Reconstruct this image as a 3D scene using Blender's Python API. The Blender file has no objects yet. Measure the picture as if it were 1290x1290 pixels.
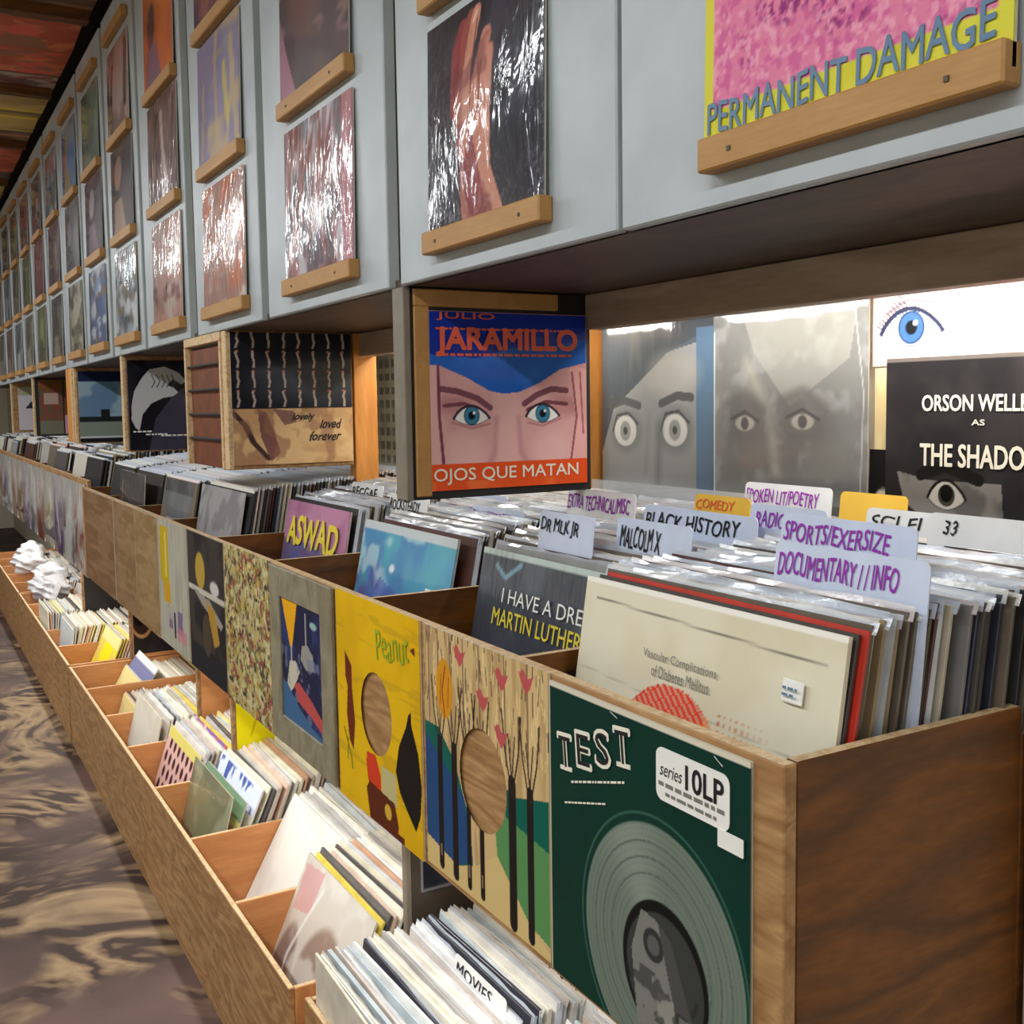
import bpy, bmesh, math, random
import numpy as np
from mathutils import Matrix, Vector
random.seed(7); RNG = np.random.RandomState(11)
scn = bpy.context.scene
C = scn.collection

# ---------------------------------------------------------------- camera
CAMR = [[0.864269, 0.052877, -0.500244], [-0.50282, 0.062045, -0.862162], [-0.014551, 0.996672, 0.080211]]
cd = bpy.data.cameras.new('camera'); cam = bpy.data.objects.new('camera', cd); C.objects.link(cam)
m = Matrix([list(r) + [0] for r in CAMR] + [[0, 0, 0, 1]]); m.translation = Vector((0, 0, 1.35))
cam.matrix_world = m
cd.sensor_width = 36; cd.lens = 1334 / 1290 * 36; cd.shift_y = -30 / 1290
cd.clip_start = 0.02; cd.clip_end = 60
scn.camera = cam
# ---------------------------------------------------------------- world, lights, exposure
scn.view_settings.view_transform = 'Standard'; scn.view_settings.look = 'None'
scn.view_settings.gamma = 1; scn.view_settings.use_curve_mapping = False
scn.view_settings.exposure = 0.0
w = bpy.data.worlds.new('world'); scn.world = w; w.use_nodes = True
w.node_tree.nodes['Background'].inputs[0].default_value = (0.75, 0.85, 1.0, 1)
w.node_tree.nodes['Background'].inputs[1].default_value = 0.18

def area(name, loc, rot, sx, sy, power, col):
    l = bpy.data.lights.new(name, 'AREA'); l.shape = 'RECTANGLE'; l.size = sx; l.size_y = sy
    l.energy = power; l.color = col
    o = bpy.data.objects.new(name, l); C.objects.link(o); o.location = loc; o.rotation_euler = rot
    return o
LAMPY = (-1.6, 0.3, 2.2, 4.1, 6.0, 7.9)
for y in LAMPY:     # the aisle's fluorescent tubes
    area('tube_light', (-0.85, y, 2.50), (0, 0, 0), 0.12, 1.25, 27, (0.93, 0.975, 1.0))
# strip lights behind the beam under the cabinets
area('strip_light', (1.05, 0.80, 1.490), (0, math.radians(-25), 0), 0.02, 0.40, 1.5, (1.0, 0.95, 0.88))
area('strip_light', (1.05, 1.20, 1.490), (0, math.radians(-25), 0), 0.02, 0.40, 0.7, (1.0, 0.95, 0.88))
area('strip_light', (1.05, 1.98, 1.490), (0, math.radians(-25), 0), 0.02, 0.84, 2.6, (1.0, 0.92, 0.78))
# strips under the counter bins, over the crates
for y0, y1 in ((0.7, 1.75), (1.90, 4.2), (4.4, 6.6), (6.9, 8.8)):
    area('crate_light', (0.628, (y0 + y1) / 2, 0.705), (0, math.radians(-12), 0), 0.02, y1 - y0, 2.3 * (y1 - y0), (1.0, 0.95, 0.86))

# ---------------------------------------------------------------- helpers
def lin(c):
    c = np.asarray(c, float)
    return np.where(c <= 0.04045, c / 12.92, ((c + 0.055) / 1.055) ** 2.4)
def L255(*c): return tuple(float(x) for x in lin(np.array(c) / 255.0))

def new_mat(name):
    m = bpy.data.materials.new(name); m.use_nodes = True
    return m, m.node_tree.nodes, m.node_tree.links, m.node_tree.nodes['Principled BSDF']
def N(nt, t, **k):
    n = nt.new(t)
    for a, b in k.items():
        if a.startswith('i_'): n.inputs[a[2:].replace('_', ' ')].default_value = b
        else: setattr(n, a, b)
    return n
def ramp(nt, stops):
    r = nt.new('ShaderNodeValToRGB'); e = r.color_ramp.elements
    while len(e) > 1: e.remove(e[-1])
    e[0].position = stops[0][0]; e[0].color = (*stops[0][1], 1)
    for p, c in stops[1:]:
        x = e.new(p); x.color = (*c, 1)
    return r
def plain(name, col, rough=0.6, metal=0, coat=0, noise=0.12, scale=30, bump=0.0):
    m, nt, lk, b = new_mat(name)
    tc = N(nt, 'ShaderNodeTexCoord'); n = N(nt, 'ShaderNodeTexNoise'); n.inputs['Scale'].default_value = scale; n.inputs['Detail'].default_value = 5
    lk.new(tc.outputs['Object'], n.inputs['Vector'])
    c = np.array(col)
    r = ramp(nt, [(0.3, tuple(c * (1 - noise))), (0.7, tuple(np.minimum(1, c * (1 + noise))))])
    lk.new(n.outputs['Fac'], r.inputs['Fac']); lk.new(r.outputs['Color'], b.inputs['Base Color'])
    b.inputs['Roughness'].default_value = rough; b.inputs['Metallic'].default_value = metal
    b.inputs['Coat Weight'].default_value = coat
    if bump:
        bp = N(nt, 'ShaderNodeBump'); bp.inputs['Strength'].default_value = bump; bp.inputs['Distance'].default_value = 0.002
        lk.new(n.outputs['Fac'], bp.inputs['Height']); lk.new(bp.outputs['Normal'], b.inputs['Normal'])
    return m
def wood(name, light, dark, grain=(1, 8, 8), scale=3.0, rough=0.55, rings=6.0, knots=True, coat=0.0):
    """plywood / pine: contour lines of a stretched noise, fine grain, some knots"""
    m, nt, lk, b = new_mat(name)
    tc = N(nt, 'ShaderNodeTexCoord'); mp = N(nt, 'ShaderNodeMapping'); mp.inputs['Scale'].default_value = grain
    lk.new(tc.outputs['Object'], mp.inputs['Vector'])
    n1 = N(nt, 'ShaderNodeTexNoise'); n1.inputs['Scale'].default_value = scale; n1.inputs['Detail'].default_value = 2; n1.inputs['Distortion'].default_value = 0.6
    lk.new(mp.outputs['Vector'], n1.inputs['Vector'])
    mu = N(nt, 'ShaderNodeMath', operation='MULTIPLY'); mu.inputs[1].default_value = rings
    lk.new(n1.outputs['Fac'], mu.inputs[0])
    pp = N(nt, 'ShaderNodeMath', operation='PINGPONG'); pp.inputs[1].default_value = 0.5
    lk.new(mu.outputs[0], pp.inputs[0])
    n2 = N(nt, 'ShaderNodeTexNoise'); n2.inputs['Scale'].default_value = scale * 14; n2.inputs['Detail'].default_value = 6
    lk.new(mp.outputs['Vector'], n2.inputs['Vector'])
    ad = N(nt, 'ShaderNodeMath', operation='MULTIPLY_ADD'); ad.inputs[1].default_value = 1.2
    lk.new(pp.outputs[0], ad.inputs[0]); 
    sb = N(nt, 'ShaderNodeMath', operation='MULTIPLY_ADD'); sb.inputs[1].default_value = 0.9; sb.inputs[2].default_value = -0.35
    lk.new(n2.outputs['Fac'], sb.inputs[0]); lk.new(sb.outputs[0], ad.inputs[2])
    r = ramp(nt, [(0.1, dark), (0.5, tuple((np.array(dark) + np.array(light)) / 2)), (0.85, light)])
    lk.new(ad.outputs[0], r.inputs['Fac'])
    out = r.outputs['Color']
    if knots:
        v = N(nt, 'ShaderNodeTexVoronoi'); v.inputs['Scale'].default_value = 4.2
        lk.new(tc.outputs['Object'], v.inputs['Vector'])
        rk = ramp(nt, [(0.035, (1, 1, 1)), (0.075, (0, 0, 0))]); lk.new(v.outputs['Distance'], rk.inputs['Fac'])
        mx = N(nt, 'ShaderNodeMixRGB'); mx.inputs['Color2'].default_value = (*tuple(np.array(dark) * 0.3), 1)
        lk.new(rk.outputs['Color'], mx.inputs['Fac']); lk.new(out, mx.inputs['Color1']); out = mx.outputs['Color']
    lk.new(out, b.inputs['Base Color'])
    bp = N(nt, 'ShaderNodeBump'); bp.inputs['Strength'].default_value = 0.25; bp.inputs['Distance'].default_value = 0.001
    lk.new(n2.outputs['Fac'], bp.inputs['Height']); lk.new(bp.outputs['Normal'], b.inputs['Normal'])
    b.inputs['Roughness'].default_value = rough; b.inputs['Coat Weight'].default_value = coat
    return m
def print_mat(name, rough=0.5, coat=0.0, wrinkle=0.0, wscale=30.0, stretch=(1, 1, 0.35), coat_rough=0.08, fog=0.0):
    """flat print: the art's colours sit in the mesh's colour attribute; coat + wrinkles = plastic sleeve"""
    m, nt, lk, b = new_mat(name)
    a = N(nt, 'ShaderNodeAttribute', attribute_name='Col')
    src = a.outputs['Color']
    if fog:
        mx = N(nt, 'ShaderNodeMixRGB'); mx.inputs['Fac'].default_value = fog; mx.inputs['Color2'].default_value = (0.75, 0.8, 0.85, 1)
        lk.new(src, mx.inputs['Color1']); src = mx.outputs['Color']
    lk.new(src, b.inputs['Base Color']); b.inputs['Roughness'].default_value = rough; b.inputs['Specular IOR Level'].default_value = 0.12
    b.inputs['Coat Weight'].default_value = coat; b.inputs['Coat Roughness'].default_value = coat_rough
    if wrinkle:
        tc = N(nt, 'ShaderNodeTexCoord'); mp = N(nt, 'ShaderNodeMapping'); mp.inputs['Scale'].default_value = stretch
        oi = N(nt, 'ShaderNodeObjectInfo'); va = N(nt, 'ShaderNodeVectorMath', operation='ADD')
        mr = N(nt, 'ShaderNodeMath', operation='MULTIPLY'); mr.inputs[1].default_value = 37
        lk.new(oi.outputs['Random'], mr.inputs[0])
        lk.new(tc.outputs['Object'], va.inputs[0]); lk.new(mr.outputs[0], va.inputs[1]); lk.new(va.outputs[0], mp.inputs['Vector'])
        n = N(nt, 'ShaderNodeTexNoise'); n.inputs['Scale'].default_value = wscale; n.inputs['Detail'].default_value = 3; n.inputs['Distortion'].default_value = 1.5
        lk.new(mp.outputs['Vector'], n.inputs['Vector'])
        bp = N(nt, 'ShaderNodeBump'); bp.inputs['Strength'].default_value = wrinkle; bp.inputs['Distance'].default_value = 0.01
        lk.new(n.outputs['Fac'], bp.inputs['Height']); lk.new(bp.outputs['Normal'], b.inputs['Coat Normal'])
        lk.new(bp.outputs['Normal'], b.inputs['Normal'])
    return m
def object_color_mat(name, rough, coat=0.0, alpha=1.0, bump=0.0, mixwhite=0.0, stripes=False):
    m, nt, lk, b = new_mat(name)
    oi = N(nt, 'ShaderNodeObjectInfo')
    tc = N(nt, 'ShaderNodeTexCoord'); n = N(nt, 'ShaderNodeTexNoise'); n.inputs['Scale'].default_value = 22; n.inputs['Detail'].default_value = 4
    lk.new(tc.outputs['Object'], n.inputs['Vector'])
    mx = N(nt, 'ShaderNodeMixRGB', blend_type='MULTIPLY'); mx.inputs['Fac'].default_value = 0.5
    r = ramp(nt, [(0.3, (0.55, 0.55, 0.55)), (0.65, (1, 1, 1))]); lk.new(n.outputs['Fac'], r.inputs['Fac'])
    lk.new(oi.outputs['Color'], mx.inputs['Color1']); lk.new(r.outputs['Color'], mx.inputs['Color2'])
    lk.new(mx.outputs['Color'], b.inputs['Base Color'])
    b.inputs['Roughness'].default_value = rough; b.inputs['Coat Weight'].default_value = coat; b.inputs['Alpha'].default_value = alpha
    if bump:
        bp = N(nt, 'ShaderNodeBump'); bp.inputs['Strength'].default_value = bump; bp.inputs['Distance'].default_value = 0.004
        lk.new(n.outputs['Fac'], bp.inputs['Height']); lk.new(bp.outputs['Normal'], b.inputs['Normal'])
    return m

# ---------------------------------------------------------------- materials
M = {}
M['ply'] = wood('plywood', L255(186, 146, 98), L255(146, 104, 62), grain=(6, 1.2, 7), scale=2.2, rings=7)
M['ply_edge'] = wood('plywood_edge', L255(226, 200, 158), L255(190, 154, 108), grain=(8, 8, 8), scale=6, rings=3, knots=False)
M['ply_warm'] = wood('warm_plywood', L255(214, 150, 94), L255(196, 130, 76), grain=(1.2, 5, 8), scale=2.0, rings=3)
M['ply_dull'] = wood('dull_plywood', L255(176, 140, 100), L255(128, 94, 60), grain=(5, 1.2, 2), scale=2.4, rings=9)
M['ply_brown'] = wood('stained_plywood', L255(126, 74, 16), L255(84, 46, 6), grain=(1.2, 6, 5), scale=2.2, rings=4, rough=0.5)
M['pine_grey'] = wood('weathered_pine', L255(176, 158, 138), L255(150, 130, 110), grain=(8, 1.0, 8), scale=1.6, rings=4)
M['ledge'] = wood('ledge_wood', L255(190, 144, 84), L255(172, 126, 68), grain=(6, .8, 6), scale=3, rings=2, knots=False)
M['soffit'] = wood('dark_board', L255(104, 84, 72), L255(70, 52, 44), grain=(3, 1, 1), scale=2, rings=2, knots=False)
M['frame_wood'] = wood('grey_frame_wood', L255(150, 142, 118), L255(120, 110, 86), grain=(4, 4, 2), scale=4, rings=3, knots=False)
M['stud'] = wood('stud_wood', L255(224, 160, 84), L255(196, 128, 56), grain=(8, 8, 1), scale=2, rings=2, knots=False)
M['dark_frame'] = plain('dark_painted_wood', L255(70, 60, 50), 0.5)
M['post'] = plain('grey_post_paint', L255(128, 118, 104), 0.5)
M['cab'] = plain('grey_cabinet_paint', L255(172, 179, 183), 0.42, noise=0.10, scale=9, bump=0.03)
M['cab_side'] = plain('cabinet_side_paint', L255(150, 144, 118), 0.6, noise=0.1, scale=6)
M['wall'] = plain('cream_wall_paint', L255(240, 232, 214), 0.7, noise=0.03, scale=5)
M['dark'] = plain('dark_board_paint', L255(28, 26, 28), 0.5)
M['metal'] = plain('grey_metal', L255(140, 140, 140), 0.35, metal=1)
M['nail'] = plain('nail_head', L255(70, 56, 40), 0.5)
M['white'] = plain('white_paper', L255(236, 234, 228), 0.6, noise=0.03)
M['cream'] = plain('cream_ink', L255(232, 226, 208), 0.6, noise=0.03)
M['black'] = plain('black_ink', L255(20, 20, 24), 0.5)
M['purple'] = plain('purple_marker', L255(150, 40, 170), 0.5, noise=0.05)
M['orange_ink'] = plain('orange_ink', L255(222, 92, 60), 0.5, noise=0.05)
M['blue_ink'] = plain('blue_ink', L255(86, 118, 148), 0.5, noise=0.1)
M['yellow_ink'] = plain('yellow_ink', L255(226, 206, 60), 0.5, noise=0.05)
M['green_ink'] = plain('green_ink', L255(150, 172, 20), 0.5, noise=0.05)
M['grey_ink'] = plain('grey_ink', L255(120, 118, 112), 0.5, noise=0.05)
M['tab'] = plain('pale_blue_plastic', L255(206, 216, 238), 0.3, noise=0.04, coat=0.4)
M['tab_white'] = plain('white_plastic', L255(232, 232, 232), 0.3, noise=0.04, coat=0.4)
M['tab_yellow'] = plain('yellow_card', L255(232, 186, 66), 0.5, noise=0.04)
M['print'] = print_mat('printed_card', 0.6)
M['print_gloss'] = print_mat('glossy_card', 0.5, coat=0.08, wrinkle=0.02, wscale=8, stretch=(1, 1, 1))
M['shrink'] = print_mat('print_in_crinkled_sleeve', 0.4, coat=1.0, wrinkle=0.34, wscale=24, stretch=(1.2, 1, 0.35))
M['sleeve'] = print_mat('print_in_clear_sleeve', 0.4, coat=1.0, wrinkle=0.16, wscale=9, stretch=(1, 1, 0.6), fog=0.05)
M['jacket'] = object_color_mat('record_jacket', 0.45, coat=0.2)
M['lip'] = object_color_mat('plastic_sleeve', 0.18, coat=0.6, alpha=0.72, bump=0.6)
M['stuffc'] = print_mat('far_record_jackets', 0.45, coat=0.2)
# floor: worn dark brown with pale marbled swirls
def floor_mat():
    m, nt, lk, b = new_mat('marbled_floor')
    tc = N(nt, 'ShaderNodeTexCoord')
    n0 = N(nt, 'ShaderNodeTexNoise'); n0.inputs['Scale'].default_value = 1.6; n0.inputs['Detail'].default_value = 4
    lk.new(tc.outputs['Object'], n0.inputs['Vector'])
    n1 = N(nt, 'ShaderNodeTexNoise'); n1.inputs['Scale'].default_value = 1.5; n1.inputs['Detail'].default_value = 4; n1.inputs['Distortion'].default_value = 1.6
    lk.new(tc.outputs['Object'], n1.inputs['Vector'])
    mu = N(nt, 'ShaderNodeMath', operation='MULTIPLY'); mu.inputs[1].default_value = 6; lk.new(n1.outputs['Fac'], mu.inputs[0])
    pp = N(nt, 'ShaderNodeMath', operation='PINGPONG'); pp.inputs[1].default_value = 0.5; lk.new(mu.outputs[0], pp.inputs[0])
    r = ramp(nt, [(0.10, L255(52, 34, 28)), (0.2, L255(110, 86, 64)), (0.5, L255(160, 134, 100))]); lk.new(pp.outputs[0], r.inputs['Fac'])
    r2 = ramp(nt, [(0.40, L255(62, 45, 40)), (0.62, L255(100, 76, 70))]); lk.new(n0.outputs['Fac'], r2.inputs['Fac'])
    rm = ramp(nt, [(0.45, (0, 0, 0)), (0.58, (1, 1, 1))]); 
    n3 = N(nt, 'ShaderNodeTexNoise'); n3.inputs['Scale'].default_value = 2.2; n3.inputs['Detail'].default_value = 6; n3.inputs['Distortion'].default_value = 1
    lk.new(tc.outputs['Object'], n3.inputs['Vector']); lk.new(n3.outputs['Fac'], rm.inputs['Fac'])
    mx = N(nt, 'ShaderNodeMixRGB'); lk.new(rm.outputs['Color'], mx.inputs['Fac']); lk.new(r2.outputs['Color'], mx.inputs['Color1']); lk.new(r.outputs['Color'], mx.inputs['Color2'])
    lk.new(mx.outputs['Color'], b.inputs['Base Color']); b.inputs['Roughness'].default_value = 0.55; b.inputs['Specular IOR Level'].default_value = 0.3
    return m
M['floor'] = floor_mat()
def emis(name, col, s):
    m, nt, lk, b = new_mat(name); b.inputs['Emission Color'].default_value = (*col, 1); b.inputs['Emission Strength'].default_value = s
    b.inputs['Base Color'].default_value = (0.9, 0.9, 0.9, 1); return m
M['glow'] = emis('lit_diffuser', (1, 0.97, 0.92), 6)
def acrylic():
    m, nt, lk, b = new_mat('clear_acrylic'); b.inputs['Base Color'].default_value = (0.9, 0.93, 0.95, 1); b.inputs['Roughness'].default_value = 0.08
    b.inputs['Alpha'].default_value = 0.32; b.inputs['Coat Weight'].default_value = 0.5; return m
M['acrylic'] = acrylic()

# ---------------------------------------------------------------- object helpers
def tag(o, label=None, cat=None, group=None, kind=None):
    if label: o['label'] = label
    if cat: o['category'] = cat
    if group: o['group'] = group
    if kind: o['kind'] = kind
    return o
def ploc(parent):
    return Vector(parent.get('_org', (0, 0, 0))) if parent is not None and '_org' in parent.keys() else (parent.location if parent is not None else Vector((0, 0, 0)))
def link(name, me, parent=None):
    o = bpy.data.objects.new(name, me); C.objects.link(o)
    if parent is not None: o.parent = parent
    return o
def empty(name, loc, label, cat, group=None, rot=(0, 0, 0)):
    o = bpy.data.objects.new(name, None); C.objects.link(o); o.location = loc; o.rotation_euler = rot
    o.empty_display_size = 0.05
    return tag(o, label, cat, group)
def boxmesh(name, x0, x1, y0, y1, z0, z1, mats, bevel=0.0):
    bm = bmesh.new()
    v = [bm.verts.new((x, y, z)) for x in (x0, x1) for y in (y0, y1) for z in (z0, z1)]
    for f in ((0, 1, 3, 2), (4, 6, 7, 5), (0, 4, 5, 1), (2, 3, 7, 6), (0, 2, 6, 4), (1, 5, 7, 3)):
        bm.faces.new([v[i] for i in f])
    if bevel: bmesh.ops.bevel(bm, geom=list(bm.edges), offset=bevel, segments=1, affect='EDGES')
    bm.normal_update()
    me = bpy.data.meshes.new(name)
    mats = mats if isinstance(mats, (list, tuple)) else [mats]
    for mt in mats: me.materials.append(mt)
    if len(mats) > 1:
        for f in bm.faces:
            if f.normal.z > 0.9: f.material_index = 1
    bm.to_mesh(me); bm.free(); return me
def box(name, x0, x1, y0, y1, z0, z1, mats, parent=None, bevel=0.0015):
    """world-coordinate box; as a part its mesh is written relative to an unrotated parent"""
    if parent is not None: o = Vector(parent['_o'])
    else: o = Vector(((x0 + x1) / 2, (y0 + y1) / 2, z0))
    me = boxmesh(name, x0 - o.x, x1 - o.x, y0 - o.y, y1 - o.y, z0 - o.z, z1 - o.z, mats, bevel)
    ob = link(name, me, parent)
    if parent is None: ob.location = o
    ob['_o'] = tuple(o)
    return ob
def root(name, loc, label, cat, group=None):
    o = empty(name, loc, label, cat, group); o['_o'] = tuple(loc); return o
def lbox(name, x0, x1, y0, y1, z0, z1, mats, parent, bevel=0.0008):
    me = boxmesh(name, x0, x1, y0, y1, z0, z1, mats, bevel); return link(name, me, parent)

# ---------------------------------------------------------------- art: numpy painters (u right, v up, 0..1)
def vnoise(u, v, sx, sy=None, seed=0, octaves=3):
    sy = sy or sx; r = np.random.RandomState(seed); out = 0; amp = 1; tot = 0
    for k in range(octaves):
        g = r.rand(int(sy) + 3, int(sx) + 3)
        x = np.clip(u, 0, 1) * sx; y = np.clip(v, 0, 1) * sy
        xi = x.astype(int); yi = y.astype(int); fx = x - xi; fy = y - yi
        fx = fx * fx * (3 - 2 * fx); fy = fy * fy * (3 - 2 * fy)
        out = out + amp * ((g[yi, xi] * (1 - fx) + g[yi, xi + 1] * fx) * (1 - fy) + (g[yi + 1, xi] * (1 - fx) + g[yi + 1, xi + 1] * fx) * fy)
        tot += amp; amp *= 0.5; sx *= 2; sy *= 2
    return out / tot
class Art:
    def __init__(s, n, base, m=None):
        s.n = n; s.m = m or n
        g = (np.arange(n) / (n - 1)); h = (np.arange(s.m) / (s.m - 1))
        s.u, s.v = np.meshgrid(g, h); s.c = np.ones((s.m, s.n, 3)) * (np.array(base, float) / 255)
    def put(s, mask, col, a=1.0):
        mk = np.clip(np.asarray(mask, float), 0, 1)[..., None] * a
        s.c = s.c * (1 - mk) + (np.array(col, float) / 255) * mk; return s
    def rect(s, u0, u1, v0, v1, col, a=1): return s.put((s.u >= u0) & (s.u <= u1) & (s.v >= v0) & (s.v <= v1), col, a)
    def ell(s, cu, cv, ru, rv, col, a=1, rot=0, soft=0.0):
        x = s.u - cu; y = s.v - cv; cs, sn = math.cos(rot), math.sin(rot)
        d = np.sqrt(((x * cs + y * sn) / ru) ** 2 + ((-x * sn + y * cs) / rv) ** 2)
        return s.put(np.clip((1 - d) / soft + 0.5, 0, 1) if soft else np.clip((1 - d) * min(ru, rv) * s.n + 0.5, 0, 1), col, a)
    def poly(s, pts, col, a=1):
        ins = np.zeros(s.u.shape, bool); j = len(pts) - 1
        for i in range(len(pts)):
            xi, yi = pts[i]; xj, yj = pts[j]
            if yi != yj:
                ins ^= ((yi > s.v) != (yj > s.v)) & (s.u < (xj - xi) * (s.v - yi) / (yj - yi) + xi)
            j = i
        return s.put(ins, col, a)
    def line(s, pts, w, col, a=1, soft=False):
        d = np.full(s.u.shape, 9.0)
        for (x0, y0), (x1, y1) in zip(pts[:-1], pts[1:]):
            dx, dy = x1 - x0, y1 - y0; t = np.clip(((s.u - x0) * dx + (s.v - y0) * dy) / (dx * dx + dy * dy + 1e-9), 0, 1)
            d = np.minimum(d, np.hypot(s.u - x0 - t * dx, s.v - y0 - t * dy))
        return s.put(np.clip((w / 2 - d) / (0.5 / s.n) + 0.5, 0, 1) if not soft else np.clip(1 - d / w, 0, 1), col, a)
    def noise(s, sx, sy, col, lo=0.45, hi=0.6, a=1, seed=0, mask=None):
        k = np.clip((vnoise(s.u, s.v, sx, sy, seed) - lo) / (hi - lo), 0, 1)
        if mask is not None: k = k * mask
        return s.put(k, col, a)
    def eye(s, cu, cv, r, iris, white=(236, 234, 230), lid=(60, 40, 44), h=0.55, tilt=0):
        T = np.linspace(0, 1, 13)
        up = [(cu + r * 1.05 * (2 * t - 1), cv - r * .12 + r * (h + .12) * math.sin(math.pi * t ** .92) ** .8) for t in T]
        lo = [(cu + r * 1.05 * (1 - 2 * t), cv - r * .12 - r * (h - .12) * .85 * math.sin(math.pi * t) ** .8) for t in T]
        s.poly(up + lo, white)
        s.ell(cu, cv + r * .02, r * .46, r * .52, tuple(c * .55 for c in iris)); s.ell(cu, cv + r * .02, r * .40, r * .46, iris); s.ell(cu, cv + r * .02, r * .2, r * .22, (12, 14, 18)); s.ell(cu + r * .14, cv + r * .16, r * .08, r * .08, (250, 250, 250))
        s.line(up, r * .14, lid); s.line(lo, r * .05, lid, 0.6); return s

def sheet(name, w, h, t, art, mat, parent=None, hole=None, bulge=0.0, curl=0.0, backmat=None):
    """a card lying in local xz (x right, z up, front towards -y, origin bottom centre) with the art in colour attribute Col"""
    n, m_ = art.n, art.m
    X = (art.u - 0.5) * w; Z = art.v * h
    Y = -bulge * np.sin(np.pi * art.u) * np.sin(np.pi * np.clip(art.v, 0, 1)) - curl * (np.abs(art.u - 0.5) * 2) ** 3
    V = np.stack([X, Y, Z], -1).reshape(-1, 3)
    idx = np.arange(n * m_).reshape(m_, n)
    q = np.stack([idx[:-1, :-1], idx[:-1, 1:], idx[1:, 1:], idx[1:, :-1]], -1).reshape(-1, 4)
    if hole is not None:
        cu, cv, ru, rv = hole
        fu = (art.u[:-1, :-1] + 0.5 / n).reshape(-1); fv = (art.v[:-1, :-1] + 0.5 / m_).reshape(-1)
        q = q[((fu - cu) / ru) ** 2 + ((fv - cv) / rv) ** 2 > 1]
    nv = len(V)
    rim = np.concatenate([idx[0, :], idx[1:, -1], idx[-1, -2::-1], idx[-2:0:-1, 0]])
    back = V[rim] * 1.0; back[:, 1] = t
    V2 = np.concatenate([V, back]); k = len(rim); nb = np.arange(k) + nv
    side = np.stack([rim, nb, np.roll(nb, -1), np.roll(rim, -1)], -1)
    faces = [tuple(x) for x in q.tolist()] + [tuple(x) for x in side.tolist()]
    if hole is None: faces.append(tuple(nb.tolist()))
    me = bpy.data.meshes.new(name); me.from_pydata(V2.tolist(), [], faces); me.materials.append(mat)
    ca = me.color_attributes.new('Col', 'FLOAT_COLOR', 'POINT')
    col = np.ones((len(V2), 4)); col[:nv, :3] = lin(art.c.reshape(-1, 3)); col[nv:, :3] = lin(np.array([.82, .79, .72]))
    ca.data.foreach_set('color', col.reshape(-1))
    for p in me.polygons: pass
    me.update()
    return link(name, me, parent)
FACE_AISLE = (0, 0, -math.pi / 2)
def pose(o, loc, face='aisle', lean=0.0, twist=0.0):
    o.location = loc
    o.rotation_euler = (-lean, 0, (-math.pi / 2 if face == 'aisle' else 0) + twist)
    return o
_tc = {}
def text(s, w, h, mat, parent, at, bold=0.0, shear=0.0, name='lettering', depth=0.0006, squeeze=None, y=-0.0012, rot=0.0, jitter=0.0):
    """flat lettering fitted to w x h (metres) centred at local (x, z) of the card"""
    cu = bpy.data.curves.new('t', 'FONT'); cu.body = s; cu.align_x = 'CENTER'; cu.align_y = 'CENTER'
    cu.offset = min(bold, 0.0); cu.shear = shear; cu.resolution_u = 3; cu.extrude = 0.0
    ob = bpy.data.objects.new('t', cu); C.objects.link(ob)
    dg = bpy.context.evaluated_depsgraph_get(); me = bpy.data.meshes.new_from_object(ob.evaluated_get(dg))
    bpy.data.objects.remove(ob); bpy.data.curves.remove(cu)
    P = np.array([v.co[:] for v in me.vertices]); mn, mx = P.min(0), P.max(0); sc = mx - mn
    P[:, 0] = (P[:, 0] - (mn[0] + mx[0]) / 2) * (w / sc[0]); P[:, 1] = (P[:, 1] - (mn[1] + mx[1]) / 2) * (h / sc[1])
    if jitter: P[:, 1] += jitter * h * np.sin(P[:, 0] / w * 17 + len(s)) ; P[:, 0] += jitter * 0.3 * h * np.sin(P[:, 1] / h * 6)
    c_, s_ = math.cos(rot), math.sin(rot)
    X = P[:, 0] * c_ - P[:, 1] * s_ + at[0]; Z = P[:, 0] * s_ + P[:, 1] * c_ + at[1]
    co = np.stack([X, np.full(len(P), y), Z], -1)
    me.vertices.foreach_set('co', co.reshape(-1)); me.materials.clear(); me.materials.append(mat); me.update()
    if bold > 0:      # heavier strokes: shifted copies of the letters, joined
        bm = bmesh.new(); bm.from_mesh(me); d = bold * h * 0.9
        g0 = list(bm.verts) + list(bm.edges) + list(bm.faces)
        for k_, (dx_, dz_) in enumerate(((d, 0), (-d, 0), (0, d), (0, -d), (.7 * d, .7 * d), (-.7 * d, -.7 * d), (.7 * d, -.7 * d), (-.7 * d, .7 * d))):
            e_ = bmesh.ops.duplicate(bm, geom=g0); bmesh.ops.translate(bm, vec=(dx_, -0.00003 * (k_ + 1), dz_), verts=[q for q in e_['geom'] if isinstance(q, bmesh.types.BMVert)])
        bm.to_mesh(me); bm.free()
    return link(name, me, parent)
def bars(rows, mat, parent, name='small_print', y=-0.0012, seed=3):
    """illegible small print: short dashes joined into one mesh; rows = (x0, x1, z, height, slope)"""
    r = random.Random(seed); V = []; F = []
    for x0, x1, z, h, sl in rows:
        x = x0
        while x < x1:
            l = min(r.uniform(1.2, 4) * h, x1 - x); zz = z + (x - x0) * sl
            b = len(V); V += [(x, y, zz), (x + l, y, zz + l * sl), (x + l, y, zz + h + l * sl), (x, y, zz + h)]; F.append((b, b + 1, b + 2, b + 3)); x += l + h * 0.7
    me = bpy.data.meshes.new(name); me.from_pydata(V, [], F); me.materials.append(mat)
    o = link(name, me, parent); return tag(o, kind='stuff')

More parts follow.
